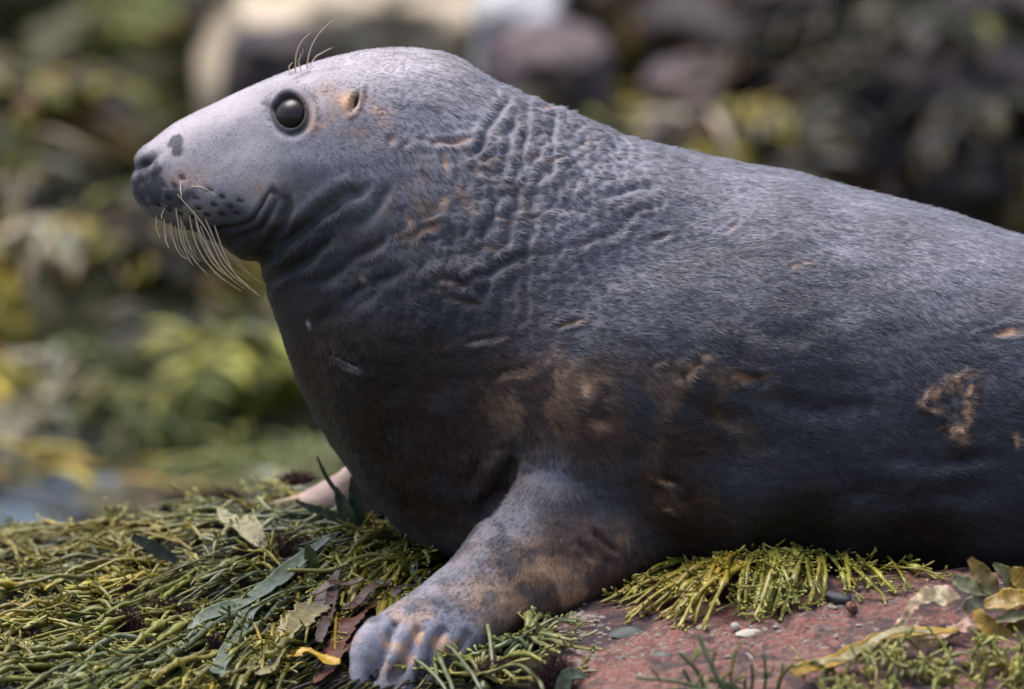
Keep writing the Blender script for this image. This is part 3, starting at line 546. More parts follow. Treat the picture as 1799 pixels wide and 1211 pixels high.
# ------------------------------------------------------------------ short fur: real strands lying along the coat's flow
def fur(nh):
    rs = np.random.RandomState(11)
    tri = np.concatenate([Fq[:, [0, 1, 2]], Fq[:, [0, 2, 3]]]); a, b_, c_ = V[tri[:, 0]], V[tri[:, 1]], V[tri[:, 2]]
    ar = np.linalg.norm(np.cross(b_ - a, c_ - a), axis=1) * .5; cen = (a + b_ + c_) / 3; tx = proj(cen)[0]
    wgt = ar * np.where(cen[:, 1] < .03, 1.0, .30) * sstep(2100, 1850, tx).clip(.12, 1) * np.where(tx < 700, 2.2, 1)
    bare = np.maximum(sstep(.45, .8, tan), np.clip(ring + ringc, 0, 1)); wgt *= 1 - .85 * bare[tri[:, 0]]; e3 = er[tri].min(1); wgt *= (e3 > 1.25) * (1 - .97 * nos[tri[:, 0]].clip(0, 1)) * (ear[tri[:, 0]] < .6) * (pit[tri[:, 0]] < .45); wgt *= 1 - .9 * sstep(.3, .8, nl[tri[:, 0]])
    t = rs.choice(len(tri), nh, p=wgt / wgt.sum()); r1 = np.sqrt(rs.rand(nh)); r2 = rs.rand(nh)
    w3 = np.stack([1 - r1, r1 * (1 - r2), r1 * r2], -1)[..., None]; T = tri[t]
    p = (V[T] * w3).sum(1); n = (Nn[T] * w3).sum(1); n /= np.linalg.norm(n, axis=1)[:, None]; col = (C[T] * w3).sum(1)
    hx = (X[T] * w3[..., 0]).sum(1); hy = (Yp[T] * w3[..., 0]).sum(1); nkh = (nk[T] * w3[..., 0]).sum(1)
    # flow of the coat, photograph px directions (dx, dy down)
    FL = [(260, 300, 1, -.3), (350, 220, 1, -.35), (350, 320, 1, .15), (500, 150, 1, -.25), (470, 280, 1, .15), (650, 100, 1, 0), (600, 250, 1, .45), (760, 150, 1, .35), (520, 370, .7, .8), (480, 460, .4, 1), (640, 350, .6, .8), (720, 300, .7, .8), (850, 170, 1, .6),
          (900, 300, .9, .5), (760, 430, .8, .7), (560, 600, .6, .9), (700, 650, .9, .5), (650, 800, .5, 1), (780, 880, .6, 1), (860, 560, 1, .1), (1000, 300, 1, .2), (1000, 450, 1, -.15), (1000, 600, 1, .15), (1000, 700, 1, .35), (1150, 500, 1, .25), (1150, 680, .9, .5), (1300, 400, 1, .2), (1300, 600, 1, .35), (1300, 720, 1, -.05),
          (1250, 830, 1, .25), (1500, 450, 1, .3), (1500, 620, 1, .25), (1500, 780, 1, .35), (1700, 550, 1, .3), (1700, 800, 1, .3), (1400, 900, 1, .15), (1000, 850, -.1, 1), (940, 900, -.5, 1), (1080, 920, .5, 1), (1020, 1000, -.2, 1), (860, 1020, -.8, 1), (940, 1050, -.2, 1), (780, 1080, -.9, .8), (680, 1120, -.7, 1), (640, 1180, -.2, 1), (760, 1160, -.3, 1), (1180, 940, .8, .6)]
    fx = np.zeros(nh); fy = np.zeros(nh)
    for x, y, ux, uy in FL:
        wv = 1 / ((hx - x) ** 2 + (hy - y) ** 2 + 1500) ** 2; l = math.hypot(ux, uy); fx += wv * ux / l; fy += wv * uy / l
    ang = np.arctan2(fy, fx) + .45 * noise(p, 12, 91) + .35 * noise(p, 40, 92) + (.18 + .5 * nkh) * rs.normal(size=nh) * .6
    d = np.stack([np.cos(ang), 0 * ang, -np.sin(ang)], -1); d -= n * (d * n).sum(1)[:, None]; d /= np.linalg.norm(d, axis=1)[:, None] + 1e-9
    ln = (.0045 + .0065 * sstep(450, 900, hx + .3 * (hy - 200))) * rs.uniform(.6, 1.25, nh); ln *= np.where((hy > 880) & (hx < 1100), .62, 1) * np.where(hy > 1090, .7, 1)
    clump = noise(p * [1, 1, 1], 160, 93)
    lift = ((.10 + .10 * rs.rand(nh) + .10 * clump) * (.35 + .65 * sstep(450, 850, hx)))[:, None]
    K = 4; tt = np.linspace(0, 1, K)
    pos = p[:, None] - n[:, None] * .0004 + d[:, None] * (ln[:, None] * tt)[..., None] + n[:, None] * (lift * ln[:, None] * (tt - .55 * tt ** 2))[..., None] + (rs.normal(size=(nh, 1, 3)) * .10 * ln[:, None, None]) * (tt ** 2)[None, :, None]
    hc = bpy.data.hair_curves.new('fur'); hc.add_curves([K] * nh)
    hc.attributes['position'].data.foreach_set('vector', pos.astype(np.float32).ravel()) if 'position' in hc.attributes else None
    ra = hc.attributes.get('radius') or hc.attributes.new('radius', 'FLOAT', 'POINT')
    ra.data.foreach_set('value', np.tile(np.array([.00034, .00034, .00026, .00008]), nh).astype(np.float32))
    lic = sum(noise(p + d * (j * .0028), 230, 94) for j in range(-3, 4)) / 7; lic2 = sum(noise(p + d * (j * .006), 90, 95) for j in range(-2, 3)) / 5; tone = 1 + 1.25 * lic * sstep(350, 800, hx).clip(.16, 1) + .6 * lic2 * sstep(400, 800, hx) + (.05 + .12 * sstep(450, 800, hx)) * rs.normal(size=nh); pale = sstep(.75, 1.0, rs.rand(nh))[:, None] * .16
    c4 = np.ones((nh, 4), np.float32); c4[:, :3] = np.clip(col * tone[:, None].clip(.3, 2.4) * (1 - pale) + pale * np.array([.30, .29, .31]) * (col.mean(1)[:, None] * 3.0).clip(.06, 1), .006, .8)
    ca = hc.attributes.new('col', 'FLOAT_COLOR', 'CURVE'); ca.data.foreach_set('color', c4.ravel())
    nn2 = n + rs.normal(size=(nh, 3)) * .16; nn2 /= np.linalg.norm(nn2, axis=1)[:, None]
    na_ = hc.attributes.new('skin_normal', 'FLOAT_VECTOR', 'CURVE'); na_.data.foreach_set('vector', nn2.astype(np.float32).ravel())
    m, N, L, b = mat_new('seal_fur')
    at = N.new('ShaderNodeAttribute'); at.attribute_name = 'col'; L.new(at.outputs['Color'], b.inputs['Base Color'])
    a2 = N.new('ShaderNodeAttribute'); a2.attribute_name = 'skin_normal'; L.new(a2.outputs['Vector'], b.inputs['Normal'])
    b.inputs['Roughness'].default_value = .48; b.inputs['Specular IOR Level'].default_value = .32; b.inputs['Sheen Weight'].default_value = .12; b.inputs['Sheen Roughness'].default_value = .4; b.inputs['Sheen Tint'].default_value = (.85, .9, 1, 1)
    hc.materials.append(m)
    o = bpy.data.objects.new('fur', hc); COL.objects.link(o); o.parent = seal; o.location = -root_loc; o['kind'] = 'stuff'
fur(460000)
print('seal done', time.time() - T0)
# ------------------------------------------------------------------ seaweed on the outcrop
M_WRACK = weed_material('knotted_wrack', .36, .10, .22, .4)
M_BLADE = weed_material('flat_blade', .42, .12, .12, .35, .9, 110)
M_RED = weed_material('red_weed', .6, 0, .2, .2, 0, 60)
OL = np.array([.135, .128, .020]); YE = np.array([.26, .195, .018]); GG = np.array([.105, .125, .055]); DO = np.array([.055, .058, .018]); TIP = np.array([.38, .35, .09])
rg = np.random.RandomState(21)
def smooth1(z, k=5):
    kk = np.ones(k) / k; zp = np.pad(z, (k // 2, k // 2), 'edge'); return np.convolve(zp, kk, 'valid')
def frond(pts, r0=.0034, lift=.008, col=OL, side=1.0, bl=1.0, tiplift=0.0, lean=None):
    """one knotted-wrack frond laid along photograph pixels on the outcrop: stem with egg bladders and club-tipped side shoots"""
    pts = np.array(pts, float); L = np.hypot(*np.diff(pts, axis=0).T).sum(); n = int(np.clip(L / 7, 14, 60))
    pp = cubic(None, pts, np.linspace(0, len(pts) - 1, n)); s = np.linspace(0, 1, n)
    pp[:, 1] += 5 * np.sin(s * rg.uniform(3, 9) + rg.uniform(0, 6)) * s + 2.5 * np.sin(s * rg.uniform(14, 26) + rg.uniform(0, 6)); w = hit(pp[:, 0], pp[:, 1])
    if lean is not None:                                  # heaped: the root end rides up on the pile instead of lying far back
        Ye = w[-1, 1]; w = P(pp[:, 0], pp[:, 1], Ye + (w[:, 1] - Ye) * lean)
    for k in range(3): w[:, k] = smooth1(w[:, k], 7)
    w[:, 2] = np.maximum(w[:, 2], ground(w[:, 0], w[:, 1])) + r0 * .7 + lift * np.sin(np.pi * np.clip(s * .9 + .08, 0, 1)) + tiplift * s ** 3 + .003 * np.sin(s * rg.uniform(5, 14) + rg.uniform(0, 6))
    mb = MB(); rad = r0 * (1.05 - .35 * s); arc = np.concatenate([[0], np.cumsum(np.linalg.norm(np.diff(w, axis=0), axis=1))])
    nb = int(arc[-1] / .085 * bl + rg.rand()); bs = rg.uniform(.03, max(arc[-1] * .97, .04), nb)
    for b0 in bs: rad = rad + r0 * rg.uniform(.35, 1.0) * np.exp(-((arc - b0) / rg.uniform(.006, .009)) ** 2)
    rad = rad * (1 + .12 * np.sin(arc * 330 + rg.uniform(0, 6)) * .6); rad[-1] *= .45; rad[0] *= .5
    base = col * rg.uniform(.8, 1.2) * np.array([rg.uniform(.88, 1.14), 1, rg.uniform(.7, 1.3)])
    cc = base[None] * (.75 + .5 * s[:, None]) ; cc = cc * (1 - .35 * s[:, None] ** 3) + TIP * .35 * s[:, None] ** 3
    mb.tube(w, rad, 7, .72, cc)
    t = np.gradient(w, axis=0); t /= np.linalg.norm(t, axis=1)[:, None] + 1e-9
    ns = int(arc[-1] / .022 * side)
    for j in range(ns):
        i = rg.randint(2, n - 1); sg = rg.choice([-1, 1]); up = rg.uniform(-.2, .45) if rg.rand() < .8 else rg.uniform(.6, 1.5)
        sd_ = np.cross(t[i], (0, 0, 1)); d = t[i] * rg.uniform(.5, 1.1) + sd_ * sg * rg.uniform(.3, .9) + np.array([0, 0, up * .6]); d /= np.linalg.norm(d)
        ln = rg.uniform(.007, .022) * (1 if rg.rand() < .8 else 1.7); m = 7; u = np.linspace(0, 1, m)
        q = w[i] + d * (ln * u)[:, None] + sd_ * (sg * rg.uniform(-.3, .3) * ln * u ** 2)[:, None] + np.array([0, 0, rg.uniform(-.15, .35)]) * (ln * u ** 2)[:, None]
        q[:, 2] = np.maximum(q[:, 2], ground(q[:, 0], q[:, 1]) + .001)
        rr = r0 * rg.uniform(.28, .40) * (1 + np.array([-.25, -.25, -.2, -.1, .35, .95, .1]) * rg.uniform(.4, 1.5)); k2 = base[None] * (1 - .75 * u[:, None] ** 2) + TIP * rg.uniform(.7, 1.15) * .75 * u[:, None] ** 2
        mb.tube(q, rr, 5, .9, k2)
        if rg.rand() < .5:
            d2 = d + sd_ * -sg * .8 + np.array([0, 0, rg.uniform(-.2, .5)]); d2 /= np.linalg.norm(d2); q2 = q[3] + d2 * (ln * rg.uniform(.25, .5) * u)[:, None]
            mb.tube(q2, rr * .85, 5, .9, k2)
    return mb
def plant(name, label, group, fronds, root_px, mat=None):
    rp = hit(*[np.array([v]) for v in root_px])[0]; e = bpy.data.objects.new(name, None); COL.objects.link(e); e.location = rp; e.empty_display_size = .05
    tag(e, label, 'seaweed', group)
    for mb in fronds:
        me = mb.mesh('frond', mat or M_WRACK); me.transform(mathutils.Matrix.Translation(-mathutils.Vector(rp))); obj('frond', me, e)
    hv_ = MB(); u = np.linspace(0, 1, 6); hv_.tube(np.stack([0 * u, 0 * u, -.006 + .016 * u], -1), .012 * np.array([.7, 1, 1, .8, .5, .2]), 8, 1, DO, up=(1, 0, 0)); obj('holdfast', hv_.mesh('holdfast', mat or M_WRACK), e)
    return e
def flow(x, y, a, L, sp=45):
    """pixel path that streams away from (x, y) at angle a (0 = left, 90 = down)"""
    x += rg.uniform(-sp, sp); y += rg.uniform(-sp * .45, sp * .45); L *= rg.uniform(.6, 1.25); bend = rg.uniform(-14, 16); out = [(x, y)]; n = 4
    for k in range(n):
        aa = R(a + bend * (k / n - .3)); x -= L / n * math.cos(aa); y += L / n * math.sin(aa); out.append((x, y))
    return out
LEFT = [((700, 945), (-2, 10), 240, 18, GG * 1.25, .0028, .35), ((735, 965), (14, 34), 260, 20, OL, .0034, 1), ((590, 935), (2, 16), 250, 20, GG, .0032, .8), ((440, 925), (0, 14), 240, 20, OL * 1.1, .003, 1), ((300, 945), (2, 16), 240, 20, YE * .8, .003, 1),
        ((170, 955), (2, 14), 240, 20, OL, .003, 1), ((60, 965), (2, 14), 220, 16, YE * .75, .003, 1), ((600, 1000), (18, 40), 270, 20, GG, .0036, .8), ((450, 1000), (12, 30), 270, 20, OL, .0036, 1), ((310, 1010), (8, 24), 260, 20, YE * .8, .0036, 1), ((180, 1020), (6, 20), 260, 20, OL, .0036, 1),
        ((70, 1040), (4, 18), 220, 18, YE * .7, .0034, 1.1), ((520, 1070), (22, 45), 240, 18, GG * .9, .004, .9), ((390, 1085), (16, 34), 270, 20, OL, .004, 1), ((250, 1095), (8, 24), 270, 20, OL * 1.1, .004, 1), ((120, 1100), (6, 20), 240, 18, YE * .75, .004, 1.1),
        ((420, 1160), (18, 48), 220, 18, OL * .9, .004, 1.2), ((290, 1165), (10, 28), 240, 18, GG, .004, 1), ((150, 1170), (8, 22), 240, 18, OL, .004, 1), ((520, 1150), (30, 70), 160, 12, OL * .8, .0036, 1.3), ((40, 1190), (4, 20), 200, 14, YE * .65, .004, 1),
        ((740, 985), (20, 60), 130, 14, YE * .85, .0034, 1.2), ((690, 1020), (45, 85), 130, 12, YE * .8, .0036, 1), ((780, 985), (-12, 20), 150, 14, YE * .6, .003, 1.3)]
GRP = 'knotted wrack plants matted over the rock before the chest'
special = {5: 'olive wrack along the mat crest beside the grey pool', 6: 'yellow wrack at the pool end of the mat crest', 2: 'grey green wrack combed left around the long maroon tuft', 3: 'olive wrack on the mat crest behind the pale yellow blade', 4: 'yellow wrack spread behind the dark upturned blade', 7: 'grey green wrack feeding into the broad strap blade', 8: 'olive wrack running beneath the pale yellow blade', 9: 'yellow wrack lying just before the dark upturned blade',
           12: 'grey green wrack between the strap blade and the purple brown fronds', 13: 'olive wrack crossing under the lower end of the broad strap blade', 16: 'olive wrack below the second strap blade', 19: 'dark olive wrack tucked under the pale serrated blade', 0: 'pale green thin stranded wrack combed flat beside the far flipper', 1: 'olive knotted wrack streaming out from under the dark chest', 21: 'yellow knotted wrack bunched right at the base of the chest',
           22: 'yellow wrack hanging down between the brown blades and the near flipper', 23: 'mustard wrack squeezed between the chest and the near flipper'}
for k, (rp, (a0, a1), L_, nf, cl, r0, sd_) in enumerate(LEFT):
    fr = [frond(flow(*rp, rg.uniform(a0, a1), L_ * (1 if rg.rand() < .8 else .6)), r0 * (rg.uniform(.5, .95) if rg.rand() < .6 else rg.uniform(1, 1.5)), rg.uniform(.002, .026), cl * rg.uniform(.6, 1.3) * (1 if rg.rand() < .8 else .6), sd_ * (.25 if rg.rand() < .55 else .8), .8, rg.uniform(0, .012) if rg.rand() < .7 else rg.uniform(.015, .035)) for _ in range(nf)]
    fr += [frond(flow(*rp, rg.uniform(a0 - 40, a1 + 50), rg.uniform(50, 110), 110), rg.uniform(.002, .003), rg.uniform(.012, .03), (YE * .9 if rg.rand() < .5 else OL * 1.2) * rg.uniform(.8, 1.2), 2.2, .8, rg.uniform(.005, .03)) for _ in range(6)]
    plant('knotted_wrack', special.get(k, 'olive and yellow knotted wrack streaming leftward in the thick mat before the chest'), None if k in special else GRP, fr, rp)
def fan(rp, ends, cl, r0, sd_, lift=.012, tl=0, jit=14, lean=None, rep=1):
    out = []; ends = list(ends) * rep
    for (ex_, ey_) in ends:
        x0 = rp[0] + rg.uniform(-42, 42); y0 = rp[1] + rg.uniform(-9, 9); ex_ += rg.uniform(-jit, jit); ey_ += rg.uniform(-jit * .5, jit * .5)
        mx_ = (x0 + ex_) / 2 + rg.uniform(-26, 26); my_ = (y0 + ey_) / 2 - rg.uniform(-6, 20); out.append(frond([(x0, y0), (mx_, my_), (ex_, ey_)], r0 * rg.uniform(.7, 1.25), lift * rg.uniform(.2, 1.2), cl * rg.uniform(.75, 1.15), sd_, 1.4, tl * rg.uniform(.3, 1), lean))
    return out
# the clump on the bare stone under the belly
plant('knotted_wrack', 'yellow knotted wrack fanning left over the bare pink rock under the belly', None, fan((1310, 972), [(1060, 1066), (1110, 1030), (1180, 1010), (1150, 1000), (1220, 990), (1075, 1058), (1100, 1082), (1130, 1094), (1090, 1068), (1150, 1075), (1165, 1098), (1190, 1100), (1120, 1050), (1160, 1040), (1200, 1080), (1220, 1102), (1140, 1060), (1180, 1060), (1215, 1092), (1240, 1060), (1100, 1045), (1230, 1045), (1130, 1075), (1205, 1050)], YE * .82, .0034, 1.3, .012, jit=22, lean=.3, rep=2), (1310, 985))
plant('knotted_wrack', 'yellow green knotted wrack hanging down the pink rock below the belly', None, fan((1385, 950), [(1300, 1000), (1330, 1010), (1420, 1010), (1270, 1010), (1330, 1088), (1345, 1086), (1362, 1082), (1378, 1070), (1300, 1075), (1320, 1060), (1395, 1062), (1410, 1068), (1340, 1050), (1285, 1040), (1425, 1055), (1360, 1045), (1388, 1045)], OL * 1.45, .0032, 2.0, .014, jit=24, lean=.3, rep=3), (1385, 965))
plant('knotted_wrack', 'knotted wrack trailing right along the foot of the dark belly', None, fan((1430, 956), [(1575, 1048), (1590, 1044), (1500, 1040), (1540, 1030), (1660, 1022), (1640, 1016), (1600, 1012), (1560, 1003), (1500, 1000), (1480, 1050), (1450, 1060), (1520, 1015), (1555, 985), (1500, 970)], OL * 1.25, .0030, 1.5, .010, jit=16, lean=.3, rep=2), (1430, 970))
plant('knotted_wrack', 'sprig of knotted wrack curling up against the dark belly', None, [frond([(1330, 972), (1280, 965), (1240, 955), (1222, 930)], .0036, .012, OL * 1.4, 1.6, 1, .03), frond([(1350, 970), (1290, 975), (1250, 978), (1215, 985)], .003, .012, OL * 1.2, 1.4, 1, .01), frond([(1380, 970), (1370, 955), (1366, 945)], .003, .01, OL * 1.4, 2.5, 1, .03), frond([(1400, 972), (1330, 975), (1270, 990), (1200, 1000)], .0036, .03, OL * 1.3, 2.2, 1, .0), frond([(1450, 980), (1390, 972), (1330, 978), (1260, 985)], .0036, .035, OL * 1.3, 2.4, 1, .0)], (1380, 975))
# around the hand
plant('knotted_wrack', 'grey green knotted wrack sprouting beside the heel of the near flipper', None, fan((900, 1150), [(1010, 1090), (1030, 1105), (985, 1075), (960, 1080), (1045, 1150), (1000, 1130), (930, 1100), (1030, 1130), (880, 1120), (860, 1130), (950, 1135), (830, 1175), (800, 1180), (990, 1160), (910, 1195), (870, 1200), (840, 1200)], GG * 1.05 + YE * .12, .0036, 1.4, .016, .012), (900, 1150))
plant('knotted_wrack', 'olive knotted wrack tangled below the near flipper and the dark red tuft', None, fan((850, 1205), [(760, 1195), (720, 1200), (770, 1170), (900, 1170), (940, 1190), (980, 1200), (860, 1160), (700, 1212), (960, 1215), (800, 1215), (1010, 1205), (880, 1190), (920, 1212), (740, 1210)], OL * 1.15, .0036, 1.5, .016, .01), (850, 1210))
plant('knotted_wrack', 'long thin grey green weed strands lying across the digits of the near flipper', None, [frond(p_, .0030, .03, GG * 1.1, .12, .3, tl) for p_, tl in (([(850, 1235), (800, 1195), (720, 1170), (622, 1152)], .01), ([(800, 1240), (770, 1190), (735, 1150), (700, 1138)], .01), ([(870, 1215), (860, 1170), (850, 1120), (842, 1085)], .03), ([(770, 1225), (755, 1160), (742, 1110)], .03), ([(790, 1230), (720, 1198), (660, 1180), (608, 1182)], .01), ([(960, 1230), (900, 1215), (820, 1213)], .0))], (840, 1220))
# foreground tufts
def upright(pts3, r0, cl, side=0.3):
    """frond with free rising path: pixels with explicit depth"""
    a = np.array(pts3, float); w = cubic(None, P(a[:, 0], a[:, 1], a[:, 2]), np.linspace(0, len(a) - 1, 22)); s = np.linspace(0, 1, 22); mb = MB()
    mb.tube(w, r0 * (1.1 - .35 * s) * np.where(s > .97, .5, 1), 7, .75, cl * (.8 + .4 * s[:, None]))
    for j in range(int(6 * side + rg.rand())):
        i = rg.randint(5, 19); d = rg.normal(size=3) * [1, .5, .6] + [0, 0, .8]; d /= np.linalg.norm(d); u = np.linspace(0, 1, 6)[:, None]; mb.tube(w[i] + d * .022 * u, r0 * .45 * np.array([.8, .8, .9, 1.1, 1.5, .6]), 5, .9, cl * (1 - u) + TIP * .7 * u)
    return mb
YF = float(hit(np.array([1290.]), np.array([1225.]))[0, 1])
plant('weed_tuft', 'spiky grey green weed tuft standing up from the front edge of the pink rock', None, [upright([(1290, 1235, YF), (1260, 1190, YF), (1225, 1112, YF + .02)], .0042, GG), upright([(1250, 1235, YF), (1225, 1180, YF), (1192, 1146, YF)], .0042, GG * .7), upright([(1280, 1230, YF), (1200, 1200, YF - .02), (1115, 1190, YF - .02)], .0038, GG * .95), upright([(1340, 1235, YF), (1345, 1190, YF), (1342, 1150, YF)], .003, GG * .8), upright([(1362, 1235, YF), (1372, 1190, YF), (1394, 1166, YF)], .004, OL * .9), upright([(1230, 1230, YF), (1215, 1205, YF), (1200, 1175, YF)], .004, GG * .8), upright([(1300, 1230, YF), (1290, 1205, YF), (1240, 1195, YF)], .004, GG), upright([(1318, 1230, YF), (1322, 1190, YF), (1320, 1165, YF)], .003, GG * .8), upright([(1260, 1230, YF), (1240, 1215, YF - .02), (1170, 1212, YF - .02)], .004, GG), upright([(1280, 1230, YF), (1285, 1180, YF), (1293, 1140, YF)], .003, OL), upright([(1340, 1240, YF), (1310, 1215, YF), (1260, 1205, YF)], .004, GG)], (1290, 1225))
fr = []
for k in range(80):
    x = rg.uniform(1430, 1860); y = rg.uniform(1150, 1232) + (36 if x < 1560 else 0); fr.append(frond([(x, y + 8), (x + rg.uniform(-25, 25), y), (x + rg.uniform(-48, 48), y - rg.uniform(-4, 10))], .0034, rg.uniform(.004, .028), OL * rg.uniform(.7, 1.5), 2.6, 1.2, rg.uniform(0, .016)))
plant('knotted_wrack', 'dense olive knotted wrack below the broad yellow fronds on the rock edge', None, fr, (1650, 1200))
print('fronds', time.time() - T0)

# ------------------------------------------------------------------ flat blades
def blade_mb(pts, wid, cl, serr=0, thick=.10, nrm=(0, -.35, .93), lift=.02, free=False, lob=1.0, n=46, curl=.0, tipc=None):
    """pts px (or px, py, depth when free); wid px half widths at the points"""
    a = np.array(pts, float); q_ = np.linspace(0, len(a) - 1, n); s = np.linspace(0, 1, n)
    if free: w = cubic(None, P(a[:, 0], a[:, 1], a[:, 2]), q_)
    else:
        p_ = cubic(None, a, q_); w = hit(p_[:, 0], p_[:, 1])
        for k in range(3): w[:, k] = smooth1(w[:, k], 9)
        w[:, 2] = np.maximum(w[:, 2], ground(w[:, 0], w[:, 1])) + lift + .004 * np.sin(s * 9 + rg.uniform(0, 6))
    hw = cubic(None, np.array(wid, float)[:, None], np.linspace(0, len(wid) - 1, n))[:, 0].clip(.8) / 1400
    hw = hw * (1 + .05 * np.sin(s * 40 + rg.uniform(0, 6)))
    if serr: hw = hw * (1 + serr * (2 * ((s * n * .36) % 1) - 1) + .5 * serr * rg.normal(size=n))
    t = np.gradient(w, axis=0); t /= np.linalg.norm(t, axis=1)[:, None]; sd_ = np.cross(t, nrm); sd_ /= np.linalg.norm(sd_, axis=1)[:, None]; bn = np.cross(sd_, t)
    tw = (curl * np.sin(s * 3 + rg.uniform(0, 6)) + .10 * np.sin(s * 11 + rg.uniform(0, 6)))[:, None]; sd_, bn = sd_ * np.cos(tw) + bn * np.sin(tw), bn * np.cos(tw) - sd_ * np.sin(tw)
    # section: upper skin and lower skin with a raised midrib and cupped edges
    xs = np.array([-1, -.8, -.45, -.12, .12, .45, .8, 1]); wav = .12 * np.sin(s * 17 + rg.uniform(0, 6))[:, None] * np.sign(xs) * np.abs(xs) ** 2
    cup = .22 * xs ** 2 + .08 * np.exp(-(xs / .15) ** 2); th = .0007
    up_ = w[:, None] + sd_[:, None] * (hw[:, None] * xs)[..., None] + bn[:, None] * (hw[:, None] * (cup + wav) + th)[..., None]
    lo_ = w[:, None] + sd_[:, None] * (hw[:, None] * xs * .985)[..., None] + bn[:, None] * (hw[:, None] * (cup + wav) - th)[..., None]
    Vv = np.concatenate([up_, lo_[:, ::-1]], 1); mb = MB(); cl = np.asarray(cl, float); c2 = cl if tipc is None else np.asarray(tipc, float)
    cv = cl * (1 - s[:, None, None]) + c2 * s[:, None, None]; cv = cv * (1 - .25 * np.exp(-(np.concatenate([xs, xs[::-1]]) / .15) ** 2))[None, :, None] * (1 + .15 * rg.normal(size=(n, 1, 1)).clip(-1.5, 1.5))
    mb.add(Vv.reshape(-1, 3), grid_faces(n, 16), cv.reshape(-1, 3).clip(.005, .9)); return mb
def blade_thing(name, label, mbs, group=None, mat=None, part='blade'):
    allv = np.concatenate([np.concatenate(m_.V) for m_ in mbs]); b0 = allv[allv[:, 2].argmin()]; e = bpy.data.objects.new(name, None); COL.objects.link(e); e.location = b0; e.empty_display_size = .05
    tag(e, label, 'seaweed', group)
    for m_ in mbs:
        me = m_.mesh(part, mat or M_BLADE); me.transform(mathutils.Matrix.Translation(-mathutils.Vector(b0))); obj(part, me, e)
    return e
GB = np.array([.105, .13, .085]); BRN = np.array([.075, .045, .035]); RB = np.array([.10, .035, .018]); PY = np.array([.30, .26, .12]); OY = np.array([.36, .22, .025]); DG = np.array([.028, .038, .022])
blade_thing('strap_weed', 'broad grey green strap blade lying aslant through the wrack mat', [blade_mb([(585, 985), (520, 1035), (450, 1085), (375, 1125), (330, 1150)], [6, 15, 19, 17, 5], GB, lift=.030), blade_mb([(470, 1090), (430, 1130), (400, 1180), (380, 1230)], [5, 13, 15, 12], GB * .9, lift=.026)])
blade_thing('strap_weed', 'dark flat blade sticking out of the mat with its tip up', [blade_mb([(310, 988, -.02), (290, 976, -.02), (262, 958, -.02), (232, 944, -.02)], [7, 12, 11, 6], DG, free=True, nrm=(0.2, -1, .3), n=24)])
blade_thing('strap_weed', 'pale translucent yellow blade beside the dark red tuft in the mat', [blade_mb([(385, 935), (410, 955), (440, 975), (468, 1000)], [6, 20, 22, 6], PY, lift=.03, curl=.4)])
blade_thing('leafy_weed', 'pair of dark pointed leaves standing upright in front of the far flipper', [blade_mb([(632, 930, .06), (612, 905, .05), (598, 880, .05), (590, 855, .05)], [4, 13, 11, 2], GB * .8, free=True, nrm=(.3, -1, 0), n=24), blade_mb([(640, 925, .06), (632, 900, .06), (624, 870, .06), (618, 838, .06)], [4, 11, 12, 2], DG * 1.3, free=True, nrm=(-.4, -1, 0), n=24), blade_mb([(612, 890, .06), (592, 865, .06), (572, 835, .06), (557, 802, .06)], [3, 4, 4, 1.5], DG * 1.8, free=True, nrm=(0, -1, 0), n=24), blade_mb([(630, 930, .05), (580, 905, .05), (545, 892, .05), (520, 880, .05)], [6, 9, 6, 2], DG * 1.6, free=True, nrm=(0, -1, .5), n=24)])
blade_thing('leafy_weed', 'small dark oval leaf rising from the mat near the chest', [blade_mb([(570, 1005, -.1), (552, 995, -.1), (546, 975, -.1), (538, 955, -.1)], [3, 8, 12, 2], np.array([.06, .075, .02]), free=True, nrm=(-.3, -1, 0), n=22)])
blade_thing('serrated_wrack', 'purple brown torn serrated wrack beside the near flipper hand', [blade_mb([(600, 1045), (570, 1085), (545, 1120), (500, 1165)], [8, 22, 26, 10], BRN, .16, lift=.030, curl=.5, tipc=PY * .7), blade_mb([(640, 1075), (600, 1080), (575, 1090), (545, 1095)], [4, 9, 10, 4], BRN * .9, .2, lift=.04), blade_mb([(590, 1050), (585, 1090), (570, 1140), (560, 1185)], [5, 10, 12, 6], BRN * .8, .15, lift=.034)])
blade_thing('serrated_wrack', 'red brown serrated wrack fronds lying against the near flipper digits', [blade_mb([(680, 1070), (640, 1105), (610, 1140), (570, 1195)], [5, 16, 22, 14], RB, .18, lift=.022, curl=.5), blade_mb([(650, 1120), (610, 1160), (585, 1190), (560, 1230)], [6, 18, 20, 14], RB * .8, .2, lift=.020, curl=.5), blade_mb([(690, 1060), (650, 1082), (600, 1115)], [5, 9, 6], BRN, .12, lift=.03)])
blade_thing('serrated_wrack', 'pale yellow brown serrated blade with ragged edge below the purple one', [blade_mb([(545, 1110), (515, 1140), (485, 1180), (465, 1230)], [8, 20, 22, 16], PY * .75, .14, lift=.026, curl=.4)])
blade_thing('serrated_wrack', 'orange yellow crinkled blade beneath the red brown fronds', [blade_mb([(600, 1205), (560, 1198), (525, 1195), (498, 1190)], [12, 18, 16, 6], OY, .12, lift=.03, curl=.4)])
blade_thing('strap_weed', 'slender dark blades showing between the yellow wrack and the flipper', [blade_mb([(720, 1010), (690, 1040), (660, 1065), (630, 1090)], [3, 7, 8, 4], np.array([.06, .055, .06]), lift=.02), blade_mb([(740, 1045), (700, 1070), (660, 1100)], [3, 8, 4], np.array([.06, .05, .05]), lift=.02), blade_mb([(700, 1000), (665, 1020), (640, 1050)], [10, 22, 8], PY * .55, lift=.012), blade_mb([(730, 1010), (728, 1035), (738, 1058)], [5, 7, 3], GB * 1.2, lift=.02)])
